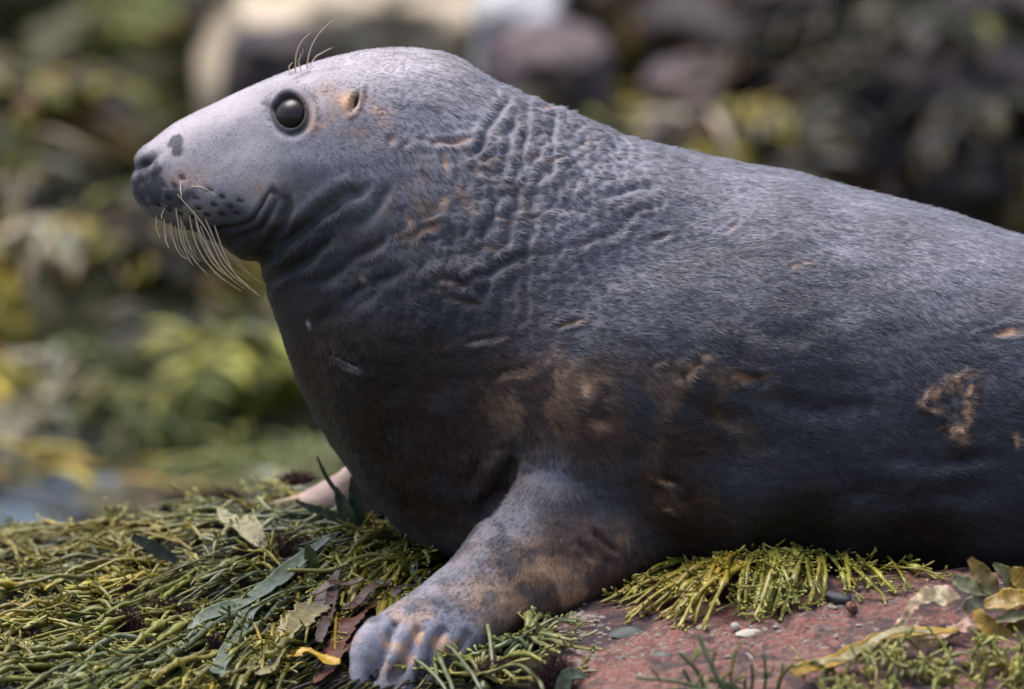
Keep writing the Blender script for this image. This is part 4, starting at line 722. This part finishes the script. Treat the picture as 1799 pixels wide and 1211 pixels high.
# broad fronds at the rock edge, right
Yr = float(hit(np.array([1745.]), np.array([1100.]))[0, 1]) + .01
blade_thing('bladder_wrack', 'broad yellow bladder wrack fronds rising in a rosette from the rock edge', [
    blade_mb([(1752, 1050, Yr), (1738, 1030, Yr), (1722, 1008, Yr), (1702, 982, Yr)], [8, 17, 17, 5], PY * .75, free=True, nrm=(.5, -1, .2), n=26, tipc=OY * .7),
    blade_mb([(1740, 1045, Yr), (1715, 1035, Yr), (1694, 1028, Yr), (1674, 1016, Yr)], [7, 14, 17, 7], np.array([.20, .195, .11]), free=True, nrm=(.1, -.8, .6), n=26),
    blade_mb([(1745, 1060, Yr), (1725, 1056, Yr), (1708, 1062, Yr), (1695, 1076, Yr)], [6, 12, 13, 5], np.array([.22, .20, .12]), free=True, nrm=(0, -.8, .6), n=26),
    blade_mb([(1790, 1040, Yr), (1775, 1020, Yr), (1762, 1005, Yr), (1745, 990, Yr)], [8, 14, 12, 3], np.array([.17, .16, .06]), free=True, nrm=(.4, -1, .2), n=26),
    blade_mb([(1815, 1040, Yr), (1800, 1022, Yr), (1788, 1012, Yr), (1775, 1000, Yr)], [14, 22, 18, 6], OY * .75, free=True, nrm=(.2, -1, .3), n=26),
    blade_mb([(1825, 1055, Yr - .02), (1790, 1052, Yr - .03), (1760, 1058, Yr - .03), (1730, 1064, Yr - .03)], [9, 19, 20, 8], OY * .8, free=True, nrm=(0, -.7, .7), n=26),
    blade_mb([(1830, 1080, Yr - .03), (1800, 1082, Yr - .04), (1775, 1086, Yr - .04), (1750, 1092, Yr - .04)], [8, 12, 12, 6], PY * .9, free=True, nrm=(0, -.6, .8), n=26),
    blade_mb([(1715, 1070, Yr - .03), (1728, 1095, Yr - .04), (1752, 1112, Yr - .04), (1775, 1118, Yr - .04)], [6, 16, 19, 8], OY * .9, free=True, nrm=(-.2, -.8, .6), n=26),
    blade_mb([(1722, 1080, Yr - .03), (1715, 1100, Yr - .04), (1712, 1115, Yr - .04)], [6, 11, 5], OY * .8, free=True, nrm=(0, -1, .2), n=20),
    blade_mb([(1740, 1120, Yr - .05), (1765, 1130, Yr - .05), (1790, 1128, Yr - .05), (1810, 1120, Yr - .05)], [6, 12, 13, 6], PY * .6, free=True, nrm=(0, -.6, .8), n=20),
    blade_mb([(1800, 1150, Yr - .03), (1785, 1120, Yr - .02), (1795, 1090, Yr - .02), (1820, 1065, Yr)], [6, 20, 22, 8], OY * .5, free=True, nrm=(.3, -1, .1), n=20)], part='blade')
# decaying pinkish sheet with holes
def sheet():
    nu, nv_ = 64, 40; u = np.linspace(0, 1, nu); v = np.linspace(-1, 1, nv_); cx = cubic(None, np.array([(1560, 1150.), (1600, 1112), (1650, 1085), (1705, 1080)]), np.linspace(0, 3, nu)); hw = 1.25 * np.interp(u, [0, .3, .7, 1], [6, 34, 44, 26]); nx, ny = .45, .89
    pxs = cx[:, :1] + v[None] * hw[:, None] * nx; pys = cx[:, 1:] + v[None] * hw[:, None] * ny; Yd = Yr - .05 - .03 * v[None] + .02 * u[:, None]
    W = P(pxs, pys, Yd); W[..., 2] += .012 * np.sin(u * 7)[:, None] * np.cos(v * 2.2)[None] + .010 * fbm(W.reshape(-1, 3), 38, 4, 5).reshape(nu, nv_)
    W[..., 1] -= .012 * (1 - v[None] ** 2); h = noise(W.reshape(-1, 3), 34, 77).reshape(nu, nv_); F = grid_faces(nu, nv_, False); keep = h.ravel()[F].mean(1) < .27
    Fk = F[keep]; Wt = W.reshape(-1, 3); off = np.array([0, .0014, -.0006]); VV = np.concatenate([Wt, Wt + off]); n_ = len(Wt)
    cc = np.array([.27, .16, .12])[None] * (1 + .9 * fbm(Wt, 60, 4, 8)[:, None]); yl = sstep(0, .5, noise(Wt, 22, 9))[:, None]; cc = cc * (1 - .6 * yl) + .6 * yl * PY; mb = MB()
    ed = {}
    for f in Fk:
        for a_, b_ in ((f[0], f[1]), (f[1], f[2]), (f[2], f[3]), (f[3], f[0])): ed[(a_, b_)] = 1
    rim = np.array([(b_, a_, a_ + n_, b_ + n_) for (a_, b_) in ed if (b_, a_) not in ed])
    mb.add(VV, np.concatenate([Fk, Fk[:, ::-1] + n_, rim]), np.tile(cc.clip(.03, .8), (2, 1))); return mb
blade_thing('decaying_kelp', 'ragged pinkish decaying kelp sheet with holes beside the yellow rosette', [sheet(), blade_mb([(1590, 1090, Yr - .04), (1575, 1110, Yr - .05), (1555, 1128, Yr - .06), (1538, 1146, Yr - .08)], [4, 10, 10, 4], PY * .9, free=True, nrm=(.3, -.8, .4), n=20)])
blade_thing('strap_weed', 'long yellow strap lying along the lower rock under the pinkish sheet', [blade_mb([(1690, 1135), (1600, 1150), (1520, 1172), (1450, 1196), (1390, 1225)], [8, 15, 16, 14, 10], OY * .95, lift=.022, curl=.3), blade_mb([(1640, 1150), (1570, 1160), (1500, 1190), (1440, 1215)], [6, 9, 9, 6], PY * .8, lift=.03)])

# ------------------------------------------------------------------ red filament tufts
def tuft(px, py, rx, ry, nfil=420, Y=None, label=None, group=None, h=.5):
    c_ = hit(np.array([px]), np.array([py + ry]))[0] if Y is None else P(px, py + ry, Y)
    rx_, rz_ = rx / 1400, ry / 1400; nf = nfil; m_ = 4
    d = rg.normal(size=(nf, 3)); d[:, 2] = np.abs(d[:, 2]); d /= np.linalg.norm(d, axis=1)[:, None]; rr = rg.uniform(.55, 1, nf)[:, None]
    ctr = c_ + [0, 0, .014 if Y is None else 0]; tip = ctr + d * rr * [rx_ * 1.15, max(rz_, rx_ * .6), rz_ * 2.3]; bs = ctr + d * rr * .25 * [rx_, rx_, rz_]; bs[:, 2] = c_[2]
    u = np.linspace(0, 1, m_); bend = rg.normal(size=(nf, 3)) * .18 * np.array([rx_, rx_, rz_]) * 1.2
    path = bs[:, None] * (1 - u)[None, :, None] + tip[:, None] * u[None, :, None] + bend[:, None] * (np.sin(np.pi * u))[None, :, None] + rg.normal(size=(nf, m_, 3)) * .0012
    sdv = np.cross(tip - bs, rg.normal(size=(nf, 3))); sdv /= np.linalg.norm(sdv, axis=1)[:, None] + 1e-9; wv = (.0007 * (1 - .6 * u))[None, :, None]; bn = np.cross(sdv, tip - bs); bn /= np.linalg.norm(bn, axis=1)[:, None] + 1e-9
    ring = np.stack([path + sdv[:, None] * wv, path - .5 * sdv[:, None] * wv + .8 * bn[:, None] * wv, path - .5 * sdv[:, None] * wv - .8 * bn[:, None] * wv], 2)
    F1 = grid_faces(m_, 3); Fa = (F1[None] + (np.arange(nf) * m_ * 3)[:, None, None]).reshape(-1, 4); Vv = ring.reshape(-1, 3)
    cc = np.repeat(np.array([.050, .022, .024])[None] * rg.uniform(.5, 1.6, nf)[:, None], m_ * 3, 0); me = mk_mesh('red_weed_tuft', Vv - c_, Fa, M_RED, cc)
    # dense heart so that nothing shows through
    o = obj('red_weed_tuft', me, None, c_); tag(o, label or 'dark maroon filamentous weed tuft nested in the wrack mat', 'seaweed', group or (None if label else 'maroon tufts in the wrack mat'))
for (px_, py_, rx_, ry_) in [(225, 1105, 34, 20), (290, 1080, 40, 18), (378, 1150, 18, 18), (330, 1095, 20, 12), (240, 1010, 14, 10), (230, 1045, 16, 10), (505, 965, 62, 24), (430, 985, 30, 12), (475, 1015, 22, 10), (60, 970, 16, 10), (420, 1035, 22, 10), (530, 1030, 26, 10), (30, 1010, 16, 8), (590, 985, 30, 10), (100, 1095, 16, 8), (165, 945, 14, 7), (290, 915, 14, 8), (390, 935, 16, 8), (650, 985, 20, 8), (60, 1130, 18, 10)]:
    tuft(px_, py_, rx_, ry_)
tuft(395, 885, 46, 14, 420, label='reddish brown filament tuft on the crest of the mat left of the far flipper')
tuft(525, 835, 40, 12, 300, .38, label='blurred reddish tuft on the crest behind the far flipper')
tuft(975, 1180, 46, 34, 700, -.60, label='large dark maroon tuft on the front rock edge below the flipper')
tuft(845, 1135, 34, 12, 300, label='maroon tuft against the heel of the near flipper')
tuft(1320, 1012, 34, 18, 380, label='maroon tuft in the yellow wrack clump on the pink rock')
tuft(1265, 1045, 40, 12, 320, label='flat maroon tuft under the yellow wrack fan on the pink rock')
tuft(870, 1185, 40, 12, 300, label='maroon tuft among the olive wrack below the near flipper')
blade_thing('strap_weed', 'short forked grey green weed stub under the large maroon tuft', [blade_mb([(985, 1235, -.62), (990, 1205, -.62), (1000, 1185, -.62), (1030, 1187, -.62)], [12, 13, 11, 4], GB * 1.4, free=True, nrm=(0, -1, .2), n=20)])

# ------------------------------------------------------------------ under-mat: nobody could count these
mb = MB(); N_U = 1500
ux = rg.uniform(-260, 800, N_U); uy = rg.uniform(870, 1260, N_U); s = np.linspace(0, 1, 9)
aa = R(1) * (6 + 26 * sstep(150, 650, ux) + rg.uniform(-14, 14, N_U)); LL = rg.uniform(60, 190, N_U)
PX_ = ux[:, None] - LL[:, None] * np.cos(aa)[:, None] * s; PY_ = uy[:, None] + LL[:, None] * np.sin(aa)[:, None] * s + 4 * np.sin(s * 6 + rg.uniform(0, 6, N_U)[:, None])
Wd = hit(PX_.ravel(), PY_.ravel(), -.9, .45).reshape(N_U, 9, 3); Wd[..., 2] += .004 + rg.uniform(0, .012, N_U)[:, None] * np.sin(np.pi * s)
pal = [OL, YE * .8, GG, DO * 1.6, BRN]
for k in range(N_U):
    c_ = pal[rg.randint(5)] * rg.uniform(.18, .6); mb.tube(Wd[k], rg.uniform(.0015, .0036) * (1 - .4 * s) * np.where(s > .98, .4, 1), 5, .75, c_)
# strands on the top of the outcrop behind, and round its sides
N_T = 1400; tx_ = rg.uniform(-1.3, .1, N_T); ty_ = rg.uniform(.2, .95, N_T); ah = rg.uniform(2.6, 4.2, N_T)
for k in range(N_T):
    l_ = rg.uniform(.05, .16); xs = tx_[k] + np.cos(ah[k]) * l_ * s; ys = ty_[k] + np.sin(ah[k]) * l_ * s; zs = ground(xs, ys) + .004 + rg.uniform(0, .014) * np.sin(np.pi * s) + (rg.uniform(0, .02) * s ** 2 if rg.rand() < .4 else 0)
    mb.tube(np.stack([xs, ys, zs], -1), rg.uniform(.002, .0042) * (1 - .4 * s) * np.where(s > .98, .4, 1), 5, .75, pal[rg.randint(4)] * rg.uniform(.7, 1.2))
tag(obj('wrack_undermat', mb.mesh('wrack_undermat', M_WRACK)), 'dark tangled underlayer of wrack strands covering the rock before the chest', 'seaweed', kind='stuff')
print('weed', time.time() - T0)
# ------------------------------------------------------------------ the shore behind: boulders and weed clumps
M_BGW = weed_material('shore_wrack', .45, 0, .3, .17, .3, 30)
def stone_mat(name, c1, c2, c3, rough=.7):
    m, N, L, b = mat_new(name); tc = N.new('ShaderNodeTexCoord'); n = N.new('ShaderNodeTexNoise'); n.inputs['Scale'].default_value = 6; n.inputs['Detail'].default_value = 8; n.inputs['Roughness'].default_value = .65; L.new(tc.outputs['Object'], n.inputs['Vector'])
    L.new(cramp(N, L, n.outputs['Fac'], [(.3, c1), (.5, c2), (.68, c3)]), b.inputs['Base Color']); b.inputs['Roughness'].default_value = rough; b.inputs['Specular IOR Level'].default_value = .15
    bp = N.new('ShaderNodeBump'); bp.inputs['Strength'].default_value = .7; bp.inputs['Distance'].default_value = .02; L.new(n.outputs['Fac'], bp.inputs['Height']); L.new(bp.outputs[0], b.inputs['Normal']); return m
ST = {'pale': stone_mat('pale_stone', (.38, .30, .21), (.48, .39, .28), (.55, .46, .35)), 'grey': stone_mat('grey_stone', (.30, .29, .29), (.42, .41, .41), (.5, .48, .47)),
      'dark': stone_mat('dark_stone', (.018, .014, .014), (.04, .03, .03), (.075, .055, .05), .5), 'mauve': stone_mat('mauve_stone', (.06, .045, .05), (.12, .085, .09), (.2, .15, .14), .5), 'olive': stone_mat('weedy_stone', (.02, .018, .008), (.05, .045, .015), (.09, .08, .03), .5)}
rb = np.random.RandomState(5)
def boulder(px, py, Y, rx, ry, rz, kind, label, seed):
    """centre at pixel, half sizes in metres"""
    c = P(px, py, Y); v, f = uvsphere(1.0, 56, 36); ss_ = np.sign(v) * np.abs(v) ** (1.0 if kind == 'pale' else .82); d = 1 + .22 * fbm(ss_, 1.3, 4, seed) + .10 * np.abs(noise(ss_, 3.1, seed + 3)) + .05 * fbm(ss_, 7, 3, seed + 5)
    v = ss_ * d[:, None] * [rx, ry, rz]; base = float(base_z(np.array([c[0]]), np.array([Y]))[0]); zb = v[:, 2].min() + c[2]
    if zb > base - .03: v[:, 2] = np.where(v[:, 2] < 0, v[:, 2] * (c[2] - base + .06) / -v[:, 2].min(), v[:, 2])
    o = obj('boulder', mk_mesh('boulder', v, f, ST[kind]), None, c); tag(o, label, 'boulder'); return c, v
BL = [(650, -20, 6.9, .38, .95, .15, 'pale', 'pale beige boulder behind the top of the seal head', 'pale boulder'), (905, 40, 6.0, .085, .2, .085, 'grey', 'light grey boulder next to the pale beige one', ''), (960, 115, 5.8, .12, .16, .075, 'mauve', 'purplish wet boulder behind the nape', 'purplish boulder'),
      (1005, 130, 5.6, .045, .07, .04, 'dark', 'small dark red brown stone in front of the purplish boulder', 'small dark red brown stone'), (1180, 10, 8.6, .26, .4, .20, 'dark', 'dark boulder behind the yellow weed patch', 'dark boulder behind the yellow weed patch'), (1450, 40, 8.2, .40, .45, .18, 'dark', 'long dark boulder on the upper slope', 'long dark boulder'),
      (1740, 20, 7.8, .34, .40, .22, 'dark', 'dark boulder high on the slope right of the long one', 'dark boulder right of the long one'), (1330, 210, 6.4, .24, .28, .11, 'mauve', 'mauve wet boulder low behind the back', 'mauve boulder'), (1580, 190, 6.0, .32, .30, .17, 'dark', 'broad dark boulder low behind the back', 'broad dark boulder'), (1770, 330, 5.2, .22, .26, .14, 'dark', 'dark boulder just above the rump', 'boulder just above the rump'),
      (120, 50, 8.0, .34, .4, .20, 'olive', 'weed covered boulder at the top of the left slope', 'boulder at the top of the left slope'), (330, 170, 7.0, .36, .36, .20, 'olive', 'rounded weed covered boulder behind the muzzle', 'rounded boulder behind the muzzle'), (50, 330, 6.0, .32, .34, .20, 'olive', 'weed covered boulder lower on the left slope', 'boulder lower on the left slope'), (490, 100, 5.9, .10, .16, .045, 'dark', 'dark brown stone under the pale beige boulder', 'dark brown stone under the pale boulder'),
      (140, 620, 4.9, .28, .3, .22, 'pale2', 'low boulder draped in shiny brown fronds', 'low boulder by the pool'), (340, 570, 5.2, .24, .3, .22, 'pale2', 'boulder with hanging fronds behind the whiskers', 'boulder behind the whiskers'), (500, 770, 3.9, .30, .32, .16, 'olive', 'low green weed mound behind the chest', 'low mound behind the chest'), (-180, 480, 5.2, .3, .36, .24, 'olive', 'weed covered boulder at the far left', 'far left boulder'), (-120, 800, 4.0, .24, .3, .14, 'olive', 'low weed covered stone beside the pool', 'stone beside the pool'),
      (1230, 320, 5.4, .24, .26, .08, 'olive', 'low olive weed covered stone behind the back', 'low stone behind the back'), (2080, 160, 6.6, .5, .5, .32, 'dark', 'big dark boulder beyond the right end of the slope', 'big dark boulder'), (-330, 80, 7.6, .5, .5, .36, 'olive', 'big weed covered boulder beyond the left slope', 'big left boulder')]
ST['pale2'] = ST['olive']
SURF = []
for i, (px, py, Y, rx, ry, rz, kd, lb, sh) in enumerate(BL):
    c, v = boulder(px, py, Y, rx, ry, rz, kd, lb, 100 + i * 7); SURF.append((c, v, rx, ry, rz, kd, sh))
# clump meshes
def clump_mesh(kind, seed):
    r = np.random.RandomState(seed); mb = MB(); nb = {'strand': 120}.get(kind, 60)
    pals = {'olive': [(.10, .105, .016), (.15, .15, .02), (.20, .19, .022), (.05, .05, .01)], 'yellow': [(.30, .24, .03), (.24, .20, .03), (.36, .25, .03), (.14, .13, .03)], 'brown': [(.05, .03, .012), (.10, .06, .02), (.16, .085, .02), (.03, .02, .01)],
            'orange': [(.36, .17, .025), (.30, .14, .03), (.20, .10, .02), (.07, .04, .015)], 'pale': [(.30, .27, .18), (.22, .22, .15), (.34, .27, .18), (.10, .09, .05)], 'strand': [(.11, .13, .04), (.15, .16, .05), (.09, .11, .04), (.18, .17, .05)], 'dark': [(.02, .015, .01), (.035, .028, .012), (.05, .04, .015), (.015, .012, .01)]}[kind]
    for k in range(nb):
        a = r.uniform(0, 2 * np.pi); l_ = r.uniform(.07, .17); u = np.linspace(0, 1, 9); el = r.uniform(.05, .75)
        out = l_ * (u - .25 * u ** 2); z = .005 + l_ * (el * u * 1.1 - (el + .35) * u ** 2 * .9); bx = r.uniform(-.06, .06); by = r.uniform(-.06, .06); sw = r.uniform(-.5, .5)
        p_ = np.stack([bx + out * np.cos(a + sw * u), by + out * np.sin(a + sw * u), z], -1)
        wd = (.0045 if kind == 'strand' else r.uniform(.008, .016)) * np.interp(u, [0, .2, .7, .9, 1], [.35, .7, 1, .8, .15]); c_ = np.array(pals[min(3, int(r.rand() * 3.6))]) * r.uniform(.7, 1.25)
        mb.tube(p_, wd, 6, .7 if kind == 'strand' else .14, c_ * (.7 + .6 * u[:, None]))
    return mb.mesh('shore_wrack', M_BGW)
CM = {k: [clump_mesh(k, 50 + 9 * i + j) for j in range(2)] for i, k in enumerate(['olive', 'yellow', 'brown', 'orange', 'pale', 'strand', 'dark'])}
LB = {'olive': 'olive wrack clump', 'yellow': 'yellow ochre wrack clump', 'brown': 'brown wrack clump', 'orange': 'rusty orange wrack clump', 'pale': 'pale grey green wet wrack clump', 'strand': 'fine green stranded weed clump', 'dark': 'nearly black wrack clump'}
def choose(px, py):
    if px > 1020:
        if 1050 < px < 1300 and 110 < py < 230: return rb.choice(['yellow', 'olive', 'yellow', 'dark'])
        if 1080 < px < 1300 and py > 220: return rb.choice(['olive', 'brown', 'yellow', 'pale', 'dark'])
        return rb.choice(['dark', 'dark', 'brown', 'dark', 'olive', 'pale', 'brown', 'yellow'], p=[.28, .26, .14, .12, .10, .03, .06, .01])
    if 240 < px < 660 and 640 < py < 860: return rb.choice(['strand', 'strand', 'strand', 'olive'])
    if (60 < px < 260 and 730 < py < 860) or (px < 40 and 560 < py < 700): return rb.choice(['orange', 'brown', 'yellow'])
    if py > 420: return rb.choice(['pale', 'brown', 'dark', 'olive', 'yellow'], p=[.30, .25, .22, .15, .08])
    if px < 230: return rb.choice(['dark', 'olive', 'pale', 'olive', 'brown', 'yellow'], p=[.24, .28, .16, .16, .1, .06])
    return rb.choice(['olive', 'yellow', 'dark', 'strand', 'brown'], p=[.52, .10, .14, .12, .12])
cnt = {}
def put(pt, nrm_tilt, sc, where):
    px_, py_ = proj(np.array([pt])); kd = str(choose(px_[0], py_[0])); cnt[kd] = cnt.get(kd, 0) + 1
    o = obj('shore_wrack', CM[kd][rb.randint(2)], None, pt); o.rotation_euler = (nrm_tilt[0], nrm_tilt[1], rb.uniform(0, 6.28)); o.scale = (sc, sc, sc * rb.uniform(.8, 1.3)); tag(o, LB[kd] + ' on the ' + where, 'seaweed', LB[kd] + 's on the ' + where)
for (c, v, rx, ry, rz, kd, sh) in SURF:                       # on the boulders
    if kd in ('pale', 'grey') or sh in ('purplish boulder', 'small dark red brown stone', 'dark brown stone under the pale boulder'): continue
    n_ = int({'olive': 15, 'dark': 8, 'mauve': 3, 'pale2': 17}[kd] * (1 if abs(c[0]) < 1.3 else .4)); top_ = np.where((v[:, 2] > -.2 * rz) & (v[:, 1] < .45 * ry))[0]
    for k in range(n_):
        p_ = v[rb.choice(top_)]; put(tuple(c + p_ * .985), (max(0, -p_[1] / ry) * .9, (p_[0] / rx) * .8), rb.uniform(.9, 1.5), sh)
n_on = sum(cnt.values())
for k in range(2000):                                          # on the sheet between them
    if sum(cnt.values()) >= 296: break
    y = rb.uniform(2.6, 9.4); x = rb.uniform(-1, 1) * (.72 + .072 * y); z = float(base_z(np.array([x]), np.array([y]))[0]); px_, py_ = proj(np.array([[x, y, z]]))
    if (px_[0] < 400 and py_[0] > 840) or not (-60 < px_[0] < 1860 and -40 < py_[0] < 960): continue
    if (470 < px_[0] < 1020 and py_[0] < 190) or (300 < px_[0] <= 470 and py_[0] < 120): continue
    put((x, y, z - .004), (rb.uniform(-.15, .15), rb.uniform(-.15, .15)), rb.uniform(.9, 1.7), 'shore flat between the boulders')
# weed carpet nobody could count
mb = MB(); N_C = 7600; cy = rb.uniform(1.4, 11, N_C); cx_ = rb.uniform(-1, 1, N_C) * np.where(np.arange(N_C) < 4400, 1.3 + .10 * cy, 2.4 + .22 * cy); cz = base_z(cx_, cy); qx, qy = proj(np.stack([cx_, cy, cz], -1)); u = np.linspace(0, 1, 7)
CP = {'olive': (.13, .13, .018), 'yellow': (.28, .22, .03), 'brown': (.08, .05, .016), 'orange': (.28, .14, .025), 'pale': (.26, .26, .19), 'strand': (.13, .14, .045), 'dark': (.026, .02, .01)}
for k in range(N_C):
    if qx[k] < 400 and qy[k] > 840 and rb.rand() < .85: continue
    kd = str(choose(qx[k], qy[k])); a_ = rb.uniform(0, 6.28); l_ = rb.uniform(.10, .26); el = rb.uniform(0, .4); r_ = l_ * u
    mb.tube(np.stack([cx_[k] + r_ * math.cos(a_), cy[k] + r_ * math.sin(a_), cz[k] + .006 + l_ * (el * u - el * 1.1 * u ** 2) + 0 * u], -1), (.006 if kd == 'strand' else rb.uniform(.009, .02)) * np.interp(u, [0, .2, .7, .9, 1], [.35, .8, 1, .8, .15]), 5, .3, np.array(CP[kd]) * rb.uniform(.6, 1.3))
tag(obj('shore_weed_carpet', mb.mesh('shore_weed_carpet', M_BGW)), 'blurred carpet of mixed brown and olive weed covering the shore behind', 'seaweed', kind='stuff')
print('clumps', cnt)
# pool of still water beyond the mat
m, N, L, b = mat_new('pool_water'); b.inputs['Base Color'].default_value = (.03, .035, .035, 1); b.inputs['Roughness'].default_value = .08; b.inputs['Specular IOR Level'].default_value = .5
n = N.new('ShaderNodeTexNoise'); n.inputs['Scale'].default_value = 14; n.inputs['Detail'].default_value = 3; tc = N.new('ShaderNodeTexCoord'); L.new(tc.outputs['Object'], n.inputs['Vector']); bp = N.new('ShaderNodeBump'); bp.inputs['Strength'].default_value = .15; bp.inputs['Distance'].default_value = .02; L.new(n.outputs['Fac'], bp.inputs['Height']); L.new(bp.outputs[0], b.inputs['Normal'])
a = np.linspace(0, 2 * np.pi, 64, endpoint=False); rr = 1 + .18 * np.sin(3 * a) + .1 * np.sin(5 * a + 1); ringv = np.stack([-1.0 + .66 * rr * np.cos(a), 3.3 + .95 * rr * np.sin(a), 0 * a], -1); V_ = np.concatenate([ringv, ringv * [1, 1, 0] + [0, 0, -.03]]) ; V_ = np.concatenate([(ringv - [-1.0, 3.3, 0]) * .02 + [-1.0, 3.3, 0], ringv, ringv + [0, 0, -.05]])
V_[:, 2] += -.275
tag(obj('tide_pool', mk_mesh('tide_pool', V_, grid_faces(3, 64), m)), kind='structure')
# ------------------------------------------------------------------ shells on the bare stone
m, N, L, b = mat_new('barnacle'); tc = N.new('ShaderNodeTexCoord'); n = N.new('ShaderNodeTexNoise'); n.inputs['Scale'].default_value = 300; L.new(tc.outputs['Object'], n.inputs['Vector'])
L.new(cramp(N, L, n.outputs['Fac'], [(.35, (.15, .12, .10)), (.6, (.36, .31, .25))]), b.inputs['Base Color']); b.inputs['Roughness'].default_value = .8; M_BAR = m
def barnacle_mesh(seed):
    r = np.random.RandomState(seed); a = np.linspace(0, 2 * np.pi, 10, endpoint=False); j = 1 + .14 * r.normal(size=10); prof = [(1.0, 0), (.85, .35), (.55, .72), (.42, .75), (.30, .45), (.05, .40)]
    return mk_mesh('barnacle', np.concatenate([np.stack([np.cos(a) * p * j, np.sin(a) * p * j, 0 * a + z], -1) for p, z in prof]), grid_faces(6, 10), M_BAR, smooth=False)
BM = [barnacle_mesh(i) for i in range(4)]
re_ = np.random.RandomState(9)
SPOT = [(1015, 1085, 30, 14, 44), (1000, 1115, 26, 22, 26), (1060, 1120, 60, 22, 26), (1020, 1160, 30, 22, 20), (1110, 1150, 90, 20, 26), (1300, 1108, 50, 6, 10), (1470, 1065, 20, 7, 10), (1200, 1125, 120, 22, 20), (1400, 1110, 130, 30, 14), (1500, 1040, 80, 14, 12)]
for (px, py, sx_, sy_, k_) in SPOT:
    w_ = hit(re_.normal(px, sx_ * .6, k_), re_.normal(py, sy_ * .6, k_))
    for p_ in w_:
        o = obj('barnacle', BM[re_.randint(4)], rock, p_ - [0, 0, .0006]); s_ = re_.uniform(.0018, .0055); o.scale = (s_, s_, s_ * .8); o.rotation_euler = (re_.uniform(0, .4), re_.uniform(-.2, .2), re_.uniform(0, 6))
def shell_mat(name, c):
    m, N, L, b = mat_new(name); b.inputs['Base Color'].default_value = (*c, 1); b.inputs['Roughness'].default_value = .4
    n = N.new('ShaderNodeTexNoise'); n.inputs['Scale'].default_value = 400; bp = N.new('ShaderNodeBump'); bp.inputs['Strength'].default_value = .4; bp.inputs['Distance'].default_value = .001; L.new(n.outputs['Fac'], bp.inputs['Height']); L.new(bp.outputs[0], b.inputs['Normal']); return m
def snail(px, py, r, col, label, tilt=0):
    """periwinkle: spiral whorls shrinking to a spire"""
    t = np.linspace(0, 1, 90); k = np.exp(-2.6 * t); a = t * 2 * np.pi * 3.2; path = np.stack([np.cos(a) * k * .55, np.sin(a) * k * .55, 1.35 * (1 - k)], -1) * r
    mb = MB(); mb.tube(path, r * .56 * k + 1e-5, 12, 1.0, (1, 1, 1)); w_ = hit(np.array([px]), np.array([py]))[0]; o = obj('periwinkle', mb.mesh('periwinkle', shell_mat('shell', col)), None, w_ + [0, 0, r * .5]); o.rotation_euler = (1.1, tilt, .4); tag(o, label, 'snail')
snail(1492, 1078, .0105, (.16, .055, .028), 'rusty brown periwinkle beside the black mussel on the pink rock', .4)
snail(1290, 1108, .0075, (.42, .38, .32), 'small whitish periwinkle on the pink rock below the yellow wrack')
def mussel(px, py, ln, col, label, rot):
    v, f = uvsphere(1, 28, 18); x = v[:, 0]; v = v * np.stack([np.ones(len(v)), .46 * (1 + .35 * x), .34 * (1 + .25 * x)], -1); v[:, 1] += .12 * x ** 2
    w_ = hit(np.array([px]), np.array([py]))[0]; o = obj('mussel', mk_mesh('mussel', v * ln, f, shell_mat('mussel_shell', col)), None, w_ + [0, 0, ln * .25]); o.rotation_euler = (.2, .25, rot); tag(o, label, 'shell')
mussel(1468, 1058, .022, (.012, .011, .016), 'glossy black mussel in the crack of the pink rock', -.5)
def limpet(px, py, r, col, label, sx=1.3):
    a = np.linspace(0, 2 * np.pi, 28, endpoint=False); rib = 1 + .05 * np.cos(a * 14); pr = [(1, 0), (.92, .12), (.7, .32), (.4, .50), (.15, .58), (.01, .60)]
    w_ = hit(np.array([px]), np.array([py]))[0]; o = obj('limpet', mk_mesh('limpet', np.concatenate([np.stack([np.cos(a) * p * sx * rib, np.sin(a) * p * rib, 0 * a + z], -1) for p, z in pr]) * r, grid_faces(6, 28), shell_mat('limpet_shell', col)), None, w_ - [0, 0, .001]); o.rotation_euler = (.15, 0, .2); tag(o, label, 'shell')
limpet(1105, 1112, .017, (.05, .062, .058), 'dark green grey limpet on the pink rock left of the wrack fan', 1.5)
limpet(1318, 1112, .011, (.44, .40, .32), 'pale oblong limpet on the pink rock below the hanging wrack', 1.7)
limpet(1236, 1102, .008, (.30, .24, .20), 'tiny tan limpet at the tip of the wrack fan')
limpet(1165, 1152, .010, (.09, .10, .085), 'grey green limpet low on the bare pink rock')
print('done', time.time() - T0)
